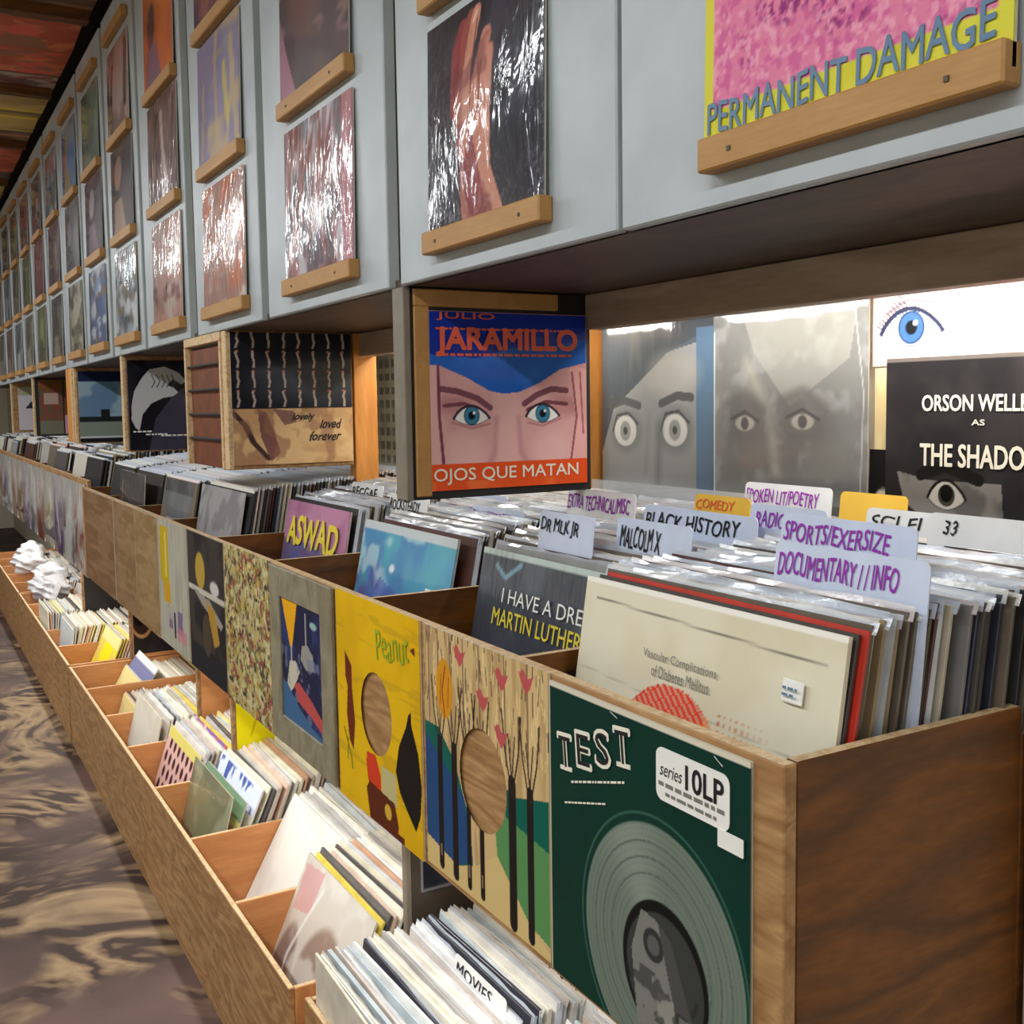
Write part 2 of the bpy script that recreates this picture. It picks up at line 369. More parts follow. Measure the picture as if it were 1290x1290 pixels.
# ================================================================ SETTING
XF = 0.594            # plane of the covers on the counter bins
FZ = -0.06            # floor level
o = box('floor', -2.6, 1.2, -2.4, 14, FZ - 0.05, FZ, M['floor'], bevel=0); tag(o, kind='structure')
ceil_ = box('ceiling', -2.6, 1.2, -2.4, 14, 2.70, 2.78, M['dark'], bevel=0); tag(ceil_, kind='structure')
o = box('wall_right', 1.17, 1.27, -2.4, 14, FZ, 2.70, M['wall'], bevel=0); tag(o, kind='structure')
o = box('wall_left', -2.7, -2.6, -2.4, 14, FZ, 2.70, M['wall'], bevel=0); tag(o, kind='structure')
o = box('wall_near', -2.6, 1.2, -2.5, -2.4, FZ, 2.70, M['wall'], bevel=0); tag(o, kind='structure')
o = box('wall_far', -2.6, 1.2, 14, 14.1, FZ, 2.70, M['wall'], bevel=0); tag(o, kind='structure')
# fluorescent fixtures over the aisle
for y in LAMPY:
    r_ = root('fluorescent_light', (-0.85, y, 2.56), 'long white fluorescent ceiling light above the aisle', 'ceiling light', 'fluorescent lights above the aisle')
    box('housing', -0.95, -0.75, y - 0.66, y + 0.66, 2.56, 2.70, M['cab'], r_)
    box('tube', -0.88, -0.82, y - 0.62, y + 0.62, 2.525, 2.56, M['glow'], r_)

def generic(seed, cols, n=28, m=None, kind='figure'):
    r = random.Random(seed); a = Art(n, cols[0], m)
    a.noise(r.randint(2, 4), r.randint(2, 5), cols[1], 0.42, 0.62, 0.9, seed)
    if kind == 'figure':
        cu = r.uniform(.35, .65); a.ell(cu, r.uniform(.55, .7), r.uniform(.14, .2), r.uniform(.16, .24), cols[2], 0.9, soft=0.2)
        a.poly([(cu - .3, 0), (cu - .18, .42), (cu + .18, .42), (cu + .32, 0)], cols[3 % len(cols)], 0.85)
    elif kind == 'bands':
        for k in range(4):
            v = r.random(); a.rect(0, 1, v, v + r.uniform(.04, .14), cols[r.randint(1, len(cols) - 1)], 0.8)
    elif kind == 'wash':
        a.noise(3, 6, cols[2], 0.5, 0.6, 0.9, seed + 5); a.noise(5, 9, cols[-1], 0.55, 0.62, 0.8, seed + 9)
    elif kind == 'tall':
        for k in range(5):
            u = r.random(); a.line([(u, r.uniform(0, .3)), (u + r.uniform(-.2, .2), r.uniform(.6, 1))], r.uniform(.05, .12), cols[r.randint(1, len(cols) - 1)], 0.9)
    return a
# ceiling papered with old covers
CEILC = [[(150, 78, 62), (176, 110, 80), (176, 84, 76), (120, 90, 70)], [(112, 128, 104), (150, 150, 120), (70, 100, 90), (160, 160, 140)],
         [(92, 82, 78), (70, 64, 66), (150, 130, 120), (110, 60, 56)], [(168, 150, 96), (140, 120, 84), (190, 170, 60), (90, 80, 70)],
         [(96, 92, 100), (130, 120, 128), (60, 60, 70), (150, 140, 130)], [(120, 96, 78), (86, 66, 58), (160, 120, 100), (90, 70, 90)]]
CEILC = [[tuple(min(255, int(x * 1.35)) for x in c) for c in g] for g in CEILC]
tiles = []
for i in range(12):
    a = generic(300 + i, CEILC[i % 6], 26, kind=['figure', 'bands', 'wash', 'bands'][i % 4])
    o = sheet('album_cover', 0.325, 0.325, 0.003, a, M['print'], None); C.objects.unlink(o); tiles.append(o)
rr = random.Random(4); k = 0
for j in range(26):
    for i in range(5):
        y = 2.9 + j * 0.333; x = 0.49 - i * 0.333
        t = tiles[(i * 5 + j * 7 + (j * j) % 3) % 12].copy(); C.objects.link(t); t.parent = ceil_; t.name = 'album_cover'
        oc = Vector(ceil_['_o'])
        t.location = Vector((x, y - 0.16, 2.696 - 0.002 * (k % 3))) - oc; t.rotation_euler = (math.radians(90), 0, rr.uniform(-.04, .04)); k += 1
for o in tiles: bpy.data.objects.remove(o)
for j in range(7):     # ceiling battens that hold them
    y = 3.9 + j * 1.0
    box('batten', -2.6, 0.64, y, y + 0.05, 2.655, 2.70, M['ply_brown'], ceil_)

# ================================================================ WALL CABINETS
CZ0, CZ1 = 1.525, 2.62
CX = 0.655
cols_y = [0.603, 1.18, 1.772, 2.375, 2.937, 3.513, 4.055, 4.585, 5.14, 5.70, 6.26, 6.82, 7.38, 7.94, 8.5, 9.06]
doors = [(0.31, 0.897), (0.905, 1.447), (1.492, 2.082), (2.132, 2.655), (2.735, 3.247), (3.29, 3.79), (3.84, 4.35), (4.40, 4.90)] + [(c - 0.25, c + 0.25) for c in cols_y[8:]]
LEDZ = [1.553, 1.872, 2.178, 2.505]
ORD = ['nearest', 'second', 'third', 'fourth', 'fifth', 'sixth', 'seventh', 'eighth', 'ninth', 'tenth', 'eleventh', 'twelfth', 'thirteenth', 'fourteenth', 'fifteenth', 'sixteenth']
for i, (d, cy) in enumerate(zip(doors, cols_y)):
    nxt = doors[i + 1][0] if i + 1 < len(doors) else d[1] + 0.05
    y0 = d[0]; y1 = nxt
    r_ = root('wall_cabinet', (0.9, (y0 + y1) / 2, CZ0), 'grey wall cabinet with record ledges, %s along the row' % ORD[i], 'cabinet', 'grey wall cabinets above the record bins')
    box('carcass', CX + 0.022, 1.17, y0, y1, CZ0 + 0.012, CZ1, M['cab_side'], r_)
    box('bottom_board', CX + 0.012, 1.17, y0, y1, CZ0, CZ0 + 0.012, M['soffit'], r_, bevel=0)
    od = (CX, (d[0] + d[1]) / 2, CZ0)
    dm = box('door', CX, CX + 0.02, d[0], d[1], CZ0, CZ1, M['cab'], r_, bevel=0.002); dm['_o'] = r_['_o']
    for z in LEDZ:
        w_ = 0.153 if i < 2 else 0.170
        l_ = box('ledge', CX - 0.020, CX, cy - w_, cy + w_, z, z + 0.03, M['ledge'], dm, bevel=0.002)
    for z in LEDZ[:2]:
        if i < 3:
            for s in (-1, 1):
                me = boxmesh('nail', CX - 0.0212, CX - 0.0195, cy + s * 0.11 - .002, cy + s * 0.11 + .002, z + .012, z + .016, M['nail'])
                nl = link('nail', me, dm); nl.location = -Vector(r_['_o'])
if True:  # near-side filler cabinet beyond the frame's right edge
    r_ = root('wall_cabinet', (0.9, 0.0, CZ0), 'plain grey wall cabinet at the near end of the row', 'cabinet', 'grey wall cabinets above the record bins')
    box('carcass', CX + 0.022, 1.17, -0.28, 0.305, CZ0, CZ1, M['cab_side'], r_); box('door', CX, CX + 0.02, -0.28, 0.302, CZ0, CZ1, M['cab'], r_)

def cabinet_cover(i, row, art, label, mat='shrink', h=0.285, w=0.297, bulge=0.004):
    z = LEDZ[row] + 0.012
    o = sheet('record_cover', w, h, 0.004, art, M[mat], bulge=bulge)
    lean = 0.018
    pose(o, (CX - 0.011, cols_y[i] , z), 'aisle', lean)
    return tag(o, label, 'record cover', 'record covers on the cabinet ledges')
# nearest: yellow and pink cover, only its foot in view
a = Art(150, (222, 128, 160)); a.noise(40, 40, (206, 96, 150), .5, .62, .8, 1); 
msk = np.clip((vnoise(a.u, a.v, 6, 8, 3) - .5) * 6 + (a.v - .35) * 1.2, 0, 1); a.noise(70, 70, (142, 48, 112), .48, .56, .9, 2, msk)
a.noise(50, 50, (238, 170, 190), .55, .66, .7, 9)
a.rect(0, 1, 0, .135, (214, 208, 70)); a.rect(0, .035, 0, 1, (214, 208, 70)); a.rect(.965, 1, 0, 1, (214, 208, 70)); a.noise(10, 10, (190, 180, 20), .5, .7, .4, 5, (a.v < .135) * 1.0)
o = cabinet_cover(0, 0, a, 'yellow and pink speckled cover with blue lettering PERMANENT DAMAGE on the nearest ledge', 'print', h=0.30, w=0.306, bulge=0)
text('PERMANENT', 0.160, 0.026, M['blue_ink'], o, (-0.067, 0.034), bold=0.02, jitter=0.05)
text('DAMAGE', 0.118, 0.027, M['blue_ink'], o, (0.082, 0.035), bold=0.02, jitter=0.05)
# hands
a = Art(110, (34, 32, 42)); a.noise(6, 6, (70, 66, 80), .4, .7, .7, 2)
a.line([(.34, .55), (.33, .82), (.37, .9)], .085, (146, 62, 66)); a.line([(.40, .5), (.41, .86), (.44, .93)], .07, (158, 78, 72))
a.poly([(.34, -.02), (.38, .30), (.33, .60), (.62, .62), (.60, .3), (.72, -.02)], (176, 106, 94))
a.line([(.47, .3), (.46, .7), (.49, .93)], .08, (206, 142, 120)); a.line([(.53, .3), (.54, .6), (.60, .80)], .085, (198, 132, 112)); a.line([(.57, .25), (.62, .5), (.63, .72)], .08, (204, 138, 118)); a.line([(.62, .45), (.60, .25), (.68, .02)], .08, (204, 138, 116))
a.line([(.505, .9), (.495, .55), (.47, .2), (.50, 0)], .012, (104, 46, 48), .9); a.line([(.575, .7), (.565, .45)], .012, (120, 60, 56), .8); a.poly([(.42, .3), (.5, .45), (.55, .25), (.58, 0), (.40, 0)], (140, 60, 66), .8); a.line([(.47, .90), (.49, .935)], .02, (230, 190, 176)); a.noise(7, 9, (110, 52, 56), .55, .68, .45, 5, (a.c[..., 0] > .5) * 1.0)
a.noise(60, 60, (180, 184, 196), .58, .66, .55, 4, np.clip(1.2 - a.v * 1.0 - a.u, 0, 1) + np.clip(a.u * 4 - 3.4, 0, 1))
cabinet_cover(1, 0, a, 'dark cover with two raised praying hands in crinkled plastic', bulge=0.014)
D = {
 (2, 0): (Art(60, (164, 118, 116)), 'crumpled silver and red streaked cover in shiny plastic, third column, bottom ledge'),
 (2, 1): (Art(60, (74, 46, 54)), 'dark purple brown cover with a shadowed face, third column, above the streaked cover'),
}
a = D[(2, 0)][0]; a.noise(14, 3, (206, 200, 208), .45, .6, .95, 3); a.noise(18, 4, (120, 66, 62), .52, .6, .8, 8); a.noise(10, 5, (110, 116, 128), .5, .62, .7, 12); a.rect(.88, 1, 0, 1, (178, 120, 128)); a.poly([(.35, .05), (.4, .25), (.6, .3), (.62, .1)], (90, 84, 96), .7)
a = D[(2, 1)][0]; a.noise(3, 3, (46, 34, 42), .4, .6, .9, 3); a.ell(.45, .75, .28, .4, (120, 74, 66), .7, soft=.5); a.poly([(0, 0), (0, .6), (.2, .2), (.3, 0)], (176, 120, 140)); a.noise(3, 8, (150, 110, 110), .6, .68, .7, 7)
spec = [
 ((3, 0), 'shrink', [(190, 142, 124), (220, 200, 196), (206, 120, 86), (168, 130, 120)], 'wash', 'foil wrapped pinkish orange cover, fourth column, bottom ledge'),
 ((3, 1), 'sleeve', [(140, 132, 168), (196, 170, 130), (110, 90, 140), (210, 190, 90)], 'tall', 'lilac cover with tall pale figures, fourth column, second ledge'),
 ((3, 2), 'sleeve', [(110, 40, 60), (90, 50, 84), (150, 80, 70), (60, 40, 60)], 'wash', 'dark wine red cover, fourth column, third ledge'),
 ((4, 0), 'shrink', [(168, 128, 116), (210, 190, 180), (130, 84, 76), (200, 150, 140)], 'wash', 'crinkled pink brown cover, fifth column, bottom ledge'),
 ((4, 1), 'shrink', [(104, 76, 74), (150, 120, 116), (206, 190, 186), (80, 56, 60)], 'tall', 'brown cover with white diagonal stripes, fifth column, second ledge'),  # pale strokes are stripes in the cover's print
 ((4, 2), 'sleeve', [(226, 118, 26), (214, 96, 30), (90, 52, 60), (126, 100, 140)], 'figure', 'bright orange cover with dark seated figure, fifth column, third ledge'),
 ((5, 0), 'shrink', [(176, 184, 196), (90, 96, 110), (220, 224, 230), (140, 130, 110)], 'wash', 'blue white and grey cover, sixth column, bottom ledge'),  # print washed in blue white and grey tones
 ((5, 1), 'sleeve', [(58, 48, 56), (46, 40, 48), (186, 148, 126), (200, 164, 130)], 'figure', 'dark cover with a pale brown figure, sixth column, second ledge'),
 ((5, 2), 'sleeve', [(128, 96, 90), (190, 164, 156), (70, 52, 56), (60, 46, 50)], 'tall', 'dusky pink and brown cover, sixth column, third ledge'),
 ((6, 0), 'sleeve', [(78, 100, 146), (150, 174, 206), (220, 226, 234), (120, 90, 80)], 'wash', 'blue cover with white clouds, seventh column, bottom ledge'),
 ((6, 1), 'sleeve', [(58, 44, 60), (84, 66, 84), (196, 176, 190), (150, 116, 140)], 'figure', 'dark plum cover with pale glow, seventh column, second ledge'),
 ((6, 2), 'sleeve', [(104, 130, 112), (76, 98, 84), (120, 150, 130), (90, 120, 104)], 'wash', 'sage green cover, seventh column, third ledge'),
 ((7, 0), 'sleeve', [(150, 140, 110), (120, 130, 90), (196, 190, 170), (90, 80, 70)], 'wash', 'tan and olive cover, eighth column, bottom ledge'),
 ((7, 1), 'sleeve', [(124, 124, 132), (96, 96, 104), (150, 150, 156), (80, 80, 90)], 'figure', 'soft grey cover, eighth column, second ledge'),
 ((7, 2), 'sleeve', [(96, 140, 186), (70, 120, 176), (170, 150, 110), (180, 150, 96)], 'figure', 'sky blue cover with tan foot, eighth column, third ledge'),
]
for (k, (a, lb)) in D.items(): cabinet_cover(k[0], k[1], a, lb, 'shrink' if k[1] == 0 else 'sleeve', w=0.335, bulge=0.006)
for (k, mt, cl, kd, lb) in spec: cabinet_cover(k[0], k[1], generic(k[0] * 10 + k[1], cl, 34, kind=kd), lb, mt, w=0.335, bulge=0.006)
FARC = [([(70, 66, 66), (120, 112, 104), (40, 38, 40), (150, 140, 120)], 'dark grey'), ([(140, 132, 116), (96, 90, 84), (60, 54, 56), (180, 170, 150)], 'stone coloured'),
        ([(90, 60, 66), (130, 80, 84), (60, 46, 54), (170, 150, 140)], 'wine brown'), ([(120, 126, 84), (80, 84, 60), (160, 160, 110), (60, 60, 54)], 'olive'),
        ([(80, 92, 112), (130, 140, 152), (50, 56, 70), (200, 200, 200)], 'slate blue'), ([(150, 66, 60), (90, 50, 50), (60, 50, 60), (150, 130, 120)], 'brick red')]
n_ = 0
for i in range(8, 16):
    for row in range(3):
        cl, nm = FARC[(i * 3 + row * 2 + n_ // 5) % 6]; n_ += 1
        cabinet_cover(i, row, generic(700 + n_, cl, 20, kind=['wash', 'figure', 'tall'][n_ % 3]), '%s cover on a far cabinet, %s column, %s' % (nm, ORD[i], ['bottom ledge', 'second ledge', 'third ledge'][row]), 'sleeve', w=0.33)

# ================================================================ BEAMS, PARTITIONS, POSTERS UNDER THE CABINETS
tag(box('beam', 0.985, 1.02, 0.05, 1.452, 1.468, 1.524, M['pine_grey']), 'rough pine beam with dark knots under the nearest cabinets', 'beam')
tag(box('beam', 0.985, 1.02, 1.487, 2.43, 1.468, 1.524, M['pine_grey']), 'pine beam between the two nearest partitions', 'beam')
for y0, y1, lb in ((0.58, 1.44, 'thin lit strip light behind the knotty beam'), (1.55, 2.40, 'thin lit strip light in the second bay')):
    r_ = root('strip_light', (1.045, (y0 + y1) / 2, 1.50), lb, 'strip light'); box('housing', 1.03, 1.06, y0, y1, 1.503, 1.522, M['white'], r_); box('tube', 1.036, 1.054, y0 + .01, y1 - .01, 1.493, 1.503, M['glow'], r_)
PART = {}
for y, th, x1, lb, mt in ((1.452, 0.035, 0.995, 'dark framed partition carrying the blue eyed poster', 'dark_frame'), (2.43, 0.03, 0.965, 'partition carrying the black and tan pictures', 'ply'), (3.70, 0.03, 0.98, 'partition carrying the black hand poster', 'ply'),
                      (4.80, 0.03, 0.98, 'partition carrying the blue sky picture', 'ply'), (6.35, 0.03, 0.98, 'partition carrying the small red pictures', 'dark_frame'), (7.6, 0.03, 0.98, 'farthest partition with the white picture', 'ply')):
    r_ = root('partition', (0.83, y, 1.0), lb, 'partition'); PART[y] = r_
    zb = 1.205
    box('panel', CX + 0.016, x1, y, y + th, zb, CZ0, M[mt] if mt != 'dark_frame' else M['dark'], r_)
    box('edge_post', CX + 0.004, CX + 0.016, y - 0.002, y + th + 0.002, zb, CZ0 - .001, M['post' if y < 2 else 'ply_edge'], r_)
# jar frame wood
r_ = PART[1.452]
box('frame_rail', CX + 0.02, 0.93, 1.446, 1.452, 1.496, 1.522, M['ledge'], r_)
box('frame_stile', CX + 0.02, 0.70, 1.446, 1.452, 1.21, 1.496, M['ledge'], r_)
# in-plane shelves between partitions (seen beside the posters)
def shelf(y0, y1, label, mat, colr):
    r_ = root('side_shelf', (CX + 0.01, (y0 + y1) / 2, 1.0), label, 'shelf')
    box('back', CX + 0.014, CX + 0.02, y0, y1, 1.205, CZ0 - 0.03, M[colr], r_)
    box('frame_top', CX, CX + 0.02, y0 - .01, y1 + .01, CZ0 - 0.022, CZ0 - .001, M['ply_edge'], r_)
    box('frame_side', CX, CX + 0.02, y0 - .012, y0, 1.205, CZ0 - 0.022, M['ply_edge'], r_); box('frame_side', CX, CX + 0.02, y1, y1 + .012, 1.205, CZ0 - 0.022, M['ply_edge'], r_)
    for z in (1.27, 1.33, 1.39, 1.45): box('shelf_board', CX + 0.004, CX + 0.014, y0, y1, z, z + 0.006, M['dark'], r_)
M['rust'] = plain('rust_brown_paint', L255(112, 54, 22), 0.5, noise=0.35, scale=18)
shelf(2.475, 2.80, 'narrow shelf with rust brown slots beside the hand poster', 'ply', 'rust')
r_ = root('upright_board', (CX + .01, 5.1, 1.0), 'ochre wooden side panel between the blue sky and red pictures', 'panel')
box('board', CX, CX + 0.02, 4.84, 5.00, 1.21, CZ0 - .001, M['stud'], r_); box('edge_post', CX - 0.003, CX + 0.03, 4.815, 4.84, 1.21, CZ0 - .001, M['ply_edge'], r_)
tag(box('stud', 0.97, 1.03, 2.43, 2.47, 0.95, CZ0 - .001, M['stud']), 'upright orange pine stud right of the black and tan pictures', 'stud')
tag(box('stud', 1.125, 1.168, 1.655, 1.70, 0.95, CZ0 - .001, M['stud']), 'upright pine stud on the wall just right of the blue eyed poster', 'stud')

def poster(w, h, art, loc, face, label, name='poster', mat='print', t=0.003, cat='poster', lean=0.0, group=None, hole=None, bulge=0, twist=0):
    o = sheet(name, w, h, t, art, M[mat], hole=hole, bulge=bulge); pose(o, loc, face, lean, twist)
    return tag(o, label, cat, group)
# the blue eyed poster
a = Art(200, (214, 164, 160)); a.noise(4, 4, (196, 140, 142), .45, .65, .5, 3)
a.ell(.47, .35, .09, .33, (226, 180, 176), .7, soft=.6); a.ell(.2, .2, .12, .12, (232, 188, 184), .6, soft=.7); a.ell(.75, .2, .12, .12, (232, 188, 184), .6, soft=.7)
a.ell(.13, .48, .1, .05, (170, 110, 112), .5, soft=.8); a.ell(.85, .46, .12, .06, (170, 110, 112), .5, soft=.8)
a.line([(.40, .40), (.385, .2), (.35, .13)], .03, (178, 122, 128), .5, soft=True); a.line([(.54, .40), (.555, .2), (.6, .13)], .03, (178, 122, 128), .5, soft=True)
a.poly([(0, 1), (0, .70), (.05, .70), (.22, .63), (.36, .555), (.44, .54), (.54, .545), (.68, .60), (.82, .68), (1, .72), (1, 1)], (30, 96, 190))
a.poly([(0, 1), (0, .76), (.28, .74), (.5, .80), (.8, .82), (1, .86), (1, 1)], (14, 30, 140), .75); a.noise(5, 5, (44, 120, 214), .55, .7, .5, 8, (a.v > .6) * (a.v < .78) * (a.c[..., 2] > .6) * 1.0)
a.line([(.05, .57), (.16, .555), (.28, .515), (.36, .46)], .035, (120, 72, 84)); a.line([(.58, .48), (.66, .53), (.76, .565), (.86, .555)], .035, (120, 72, 84))
a.line([(.08, .475), (.20, .485), (.33, .43)], .022, (120, 64, 76)); a.line([(.60, .445), (.72, .49), (.86, .475)], .022, (120, 64, 76))
a.eye(.245, .415, .105, (60, 128, 160), lid=(52, 36, 50)); a.eye(.70, .42, .105, (60, 128, 160), lid=(52, 36, 50))
a.line([(.245 - .12, .38), (.245, .345), (.36, .37)], .012, (176, 110, 116), .7); a.line([(.60, .37), (.70, .35), (.82, .39)], .012, (176, 110, 116), .7)
a.line([(.045, .70), (.05, .4), (.07, .15)], .018, (120, 60, 80)); a.poly([(0, .7), (.04, .7), (.04, .4), (.05, .15), (0, .1)], (222, 172, 168))
a.poly([(.88, .68), (.93, .70), (1, .68), (1, .15), (.86, .15), (.93, .35)], (226, 170, 166)); a.line([(.90, .66), (.93, .4), (.89, .15)], .014, (150, 84, 94)); a.line([(.955, .66), (.975, .3)], .012, (168, 100, 108))
a.rect(0, 1, 0, .15, (226, 82, 32)); a.noise(8, 3, (240, 130, 70), .6, .75, .5, 4, (a.v < .05) * 1.0)
jar = poster(0.283, 0.272, a, (0.8405, 1.4445, 1.218), 'cam', 'blue and pink poster of two staring blue eyes reading OJOS QUE MATAN', mat='print_gloss')
text('OJOS QUE MATAN', 0.262, 0.025, M['cream'], jar, (-0.008, 0.021), bold=0.012)
text('JARAMILLO', 0.252, 0.042, M['orange_ink'], jar, (-0.004, 0.226), bold=0.05)
text('JULIO', 0.10, 0.012, M['orange_ink'], jar, (-0.08, 0.264), bold=0.03)
bars([(-0.132, 0.112, 0.2045, 0.004, 0), (-0.132, 0.112, 0.244, 0.003, 0)], M['orange_ink'], jar, 'serif_strokes')
# wide eyed face on the back wall
XW = 1.150
a = Art(160, (140, 142, 144)); a.noise(4, 4, (128, 130, 132), .4, .7, .6, 2)
a.poly([(0, 1), (0, .3), (.12, .55), (.35, .68), (.62, .84), (.86, .88), (.86, 0), (1, 0), (1, 1)], (58, 74, 92)); a.poly([(0, 1), (0, .3), (.12, .55), (.35, .68), (.62, .84), (1, .95), (1, 1)], (44, 54, 66)); a.rect(.86, 1, 0, .95, (70, 104, 134))
a.noise(14, 2, (92, 92, 90), .55, .7, .6, 5, (a.v > .6) * (a.u < .5) * 1.0); a.ell(.66, .72, .2, .12, (176, 172, 164), .7, soft=.8)
for cu, cv in ((.23, .42), (.68, .43)):
    a.ell(cu, cv, .15, .12, (92, 94, 96), .6, soft=.5); a.ell(cu, cv, .105, .085, (206, 206, 204)); a.ell(cu, cv, .05, .055, (140, 142, 142)); a.ell(cu, cv, .02, .022, (40, 40, 40)); a.line([(cu - .12, cv), (cu - .08, cv + .085), (cu + .03, cv + .1), (cu + .12, cv + .04)], .015, (50, 50, 54))
a.line([(.08, .56), (.22, .59), (.36, .56)], .045, (56, 56, 60), .9); a.line([(.56, .57), (.70, .61), (.82, .60)], .045, (50, 50, 54), .9); a.line([(.45, .5), (.42, .2)], .03, (120, 120, 122), .6, soft=True); a.line([(.55, .45), (.53, .15)], .05, (90, 92, 94), .6, soft=True)
poster(0.315, 0.325, a, (XW, 1.482, 1.16), 'aisle', 'blue grey photo cover of a wide eyed man, left of the faded grey one', 'record_cover', 'sleeve', cat='record cover')
a = Art(150, (116, 116, 112)); a.noise(6, 6, (104, 104, 102), .4, .65, .8, 3); a.noise(9, 9, (150, 152, 152), .55, .7, .6, 7); a.poly([(.2, 1), (.3, .8), (.55, .55), (.9, .75), (.95, 1)], (166, 164, 154), .5)
a.line([(.25, .75), (.42, .5), (.46, .25)], .06, (176, 172, 156), .5, soft=True)
for cu, cv in ((.24, .48), (.63, .49)):
    a.ell(cu, cv, .17, .12, (84, 82, 78), .6, soft=.7); a.ell(cu, cv - .01, .07, .035, (158, 154, 144)); a.ell(cu, cv - .01, .028, .03, (70, 68, 64)); a.line([(cu - .1, cv + .01), (cu, cv + .045), (cu + .1, cv)], .015, (64, 62, 60)); a.line([(cu - .14, cv + .08), (cu, cv + .12), (cu + .13, cv + .05)], .04, (88, 86, 82), .7, soft=True)
a.line([(0.0, .1), (0, .9)], .02, (190, 196, 200)); a.line([(.92, 1), (.98, .6), (.96, 0)], .006, (190, 196, 204), .8)
poster(0.313, 0.330, a, (XW - .006, 1.162, 1.158), 'aisle', 'faded grey cover with two faint eyes in hazy plastic', 'record_cover', 'sleeve', cat='record cover', bulge=0.004)
# close-up eye, brightly lit
a = Art(180, (240, 216, 208), 180); a.noise(3, 3, (232, 190, 182), .5, .7, .6, 4); a.line([(.63, .32), (.60, .1), (.62, 0)], .06, (220, 120, 120), .6, soft=True)
a.eye(.19, .16, .14, (64, 104, 164), white=(226, 232, 244), lid=(40, 46, 76), h=.62); 
for k in range(10): a.line([(.055 + k * .014, .16 + k * .009), (.02 + k * .012, .18 + k * .014)], .006, (40, 46, 70))
a.line([(.07, .23), (.17, .285), (.30, .26)], .014, (110, 100, 116), .7); a.eye(.82, .125, .105, (90, 130, 180), lid=(60, 70, 96), h=.62)
poster(0.33, 0.30, a, (XW + .006, 0.843, 1.392), 'aisle', 'pale pink close up cover of a blue eye with long lashes under the strip light', 'record_cover', 'print_gloss', cat='record cover')
a = Art(40, (232, 214, 170)); a.noise(5, 5, (214, 190, 140), .5, .7, .7, 3)
poster(0.10, 0.26, a, (XW + .008, 0.955, 1.13), 'aisle', 'narrow strip of cream card between the grey and black covers', 'backing_card', 'print', cat='card')
# black record with white lettering
a = Art(220, (38, 36, 38)); a.noise(6, 6, (58, 54, 56), .4, .7, .7, 2); a.rect(0, 1, .985, 1, (150, 140, 130), .6)
a.poly([(.06, .53), (.22, .50), (.55, .5), (.56, .36), (.40, .30), (.22, .33), (.10, .40)], (126, 122, 118)); a.noise(10, 10, (80, 78, 76), .45, .65, .7, 5, ((a.v < .55) & (a.v > .28) & (a.u < .57) & (a.u > .05) & (a.c[..., 0] > .4)) * 1.0)
a.eye(.305, .44, .085, (70, 66, 62), white=(190, 186, 180), lid=(20, 18, 18), h=.75); a.ell(.305, .45, .03, .036, (10, 10, 10)); a.line([(.18, .52), (.3, .56), (.45, .51)], .05, (20, 18, 18)); a.eye(.86, .44, .085, (70, 66, 62), white=(190, 186, 180), lid=(20, 18, 18), h=.75)
sh = poster(0.315, 0.315, a, (XW - .004, 0.818, 1.086), 'aisle', 'black cover with white lettering THE SHADOW above a staring eye', 'record_cover', 'print_gloss', cat='record cover')
text('ORSON WELLES', 0.158, 0.020, M['cream'], sh, (-0.020, 0.256), bold=0.03)
text('AS', 0.018, 0.007, M['cream'], sh, (-0.017, 0.232), bold=0.03)
text('THE SHADOW', 0.176, 0.028, M['cream'], sh, (-0.013, 0.190), bold=0.03)
a = Art(60, (22, 20, 22)); a.ell(.2, .62, .18, .16, (206, 200, 180)); a.ell(.26, .66, .05, .04, (60, 56, 50)); a.ell(.28, .54, .04, .05, (80, 76, 60)); a.noise(6, 6, (120, 116, 90), .55, .7, .6, 3, (a.c[..., 0] > .5) * 1.0)
poster(0.12, 0.24, a, (XW - .001, 0.945, 1.04), 'aisle', 'black cover with a pale skull like face tucked behind the grey cover', 'record_cover', 'print', cat='record cover')
# brick pattern covers
def pattern_art(n=90):
    a = Art(n, (196, 188, 160))
    for r in range(9):
        for c in range(8): a.rect(c / 8 + .015, c / 8 + .105, r / 9 + .02, r / 9 + .085, (110, 104, 88), .85)
    a.noise(8, 9, (150, 146, 128), .5, .7, .6, 2); return a
poster(0.315, 0.33, pattern_art(), (XW, 2.70, 1.15), 'aisle', 'cover of small repeating grey bottle shapes lit by the strip light', 'record_cover', 'print_gloss', cat='record cover')
poster(0.315, 0.33, pattern_art(), (XW, 1.92, 1.14), 'aisle', 'repeating grey pattern cover glimpsed right of the blue eyed poster', 'record_cover', 'print_gloss', cat='record cover')
# black and tan pictures
a = Art(150, (26, 28, 38), 110); a.ell(.75, .35, .5, .3, (84, 90, 100), .7, soft=1)
rr = random.Random(3)
for c in range(8):
    for r in range(4):
        u = .05 + c * .125; v = .02 + r * .26
        a.line([(u + rr.uniform(-.01, .01), v), (u + .01, v + .08), (u, v + .13), (u + rr.uniform(-.015, .015), v + .2)], .018, (206, 186, 170), .85); a.ell(u, v + .21, .012, .016, (190, 120, 100))
poster(0.292, 0.175, a, (0.815, 2.424, 1.346), 'cam', 'black cover with rows of small standing figures', 'record_cover', 'print_gloss', cat='record cover')
a = Art(130, (214, 180, 134), 90); a.noise(5, 4, (186, 146, 104), .45, .65, .7, 3); a.line([(.0, .95), (.1, .7), (.16, .4), (.28, .1)], .05, (70, 50, 50)); a.poly([(.2, 1), (.27, .95), (.33, .6), (.38, .2), (.3, .05), (.22, .5)], (116, 76, 74), .9)
a.noise(10, 3, (150, 108, 84), .5, .6, .6, 8); a.poly([(.32, 1), (.5, .95), (.52, .75), (.42, .7)], (120, 84, 84), .8)
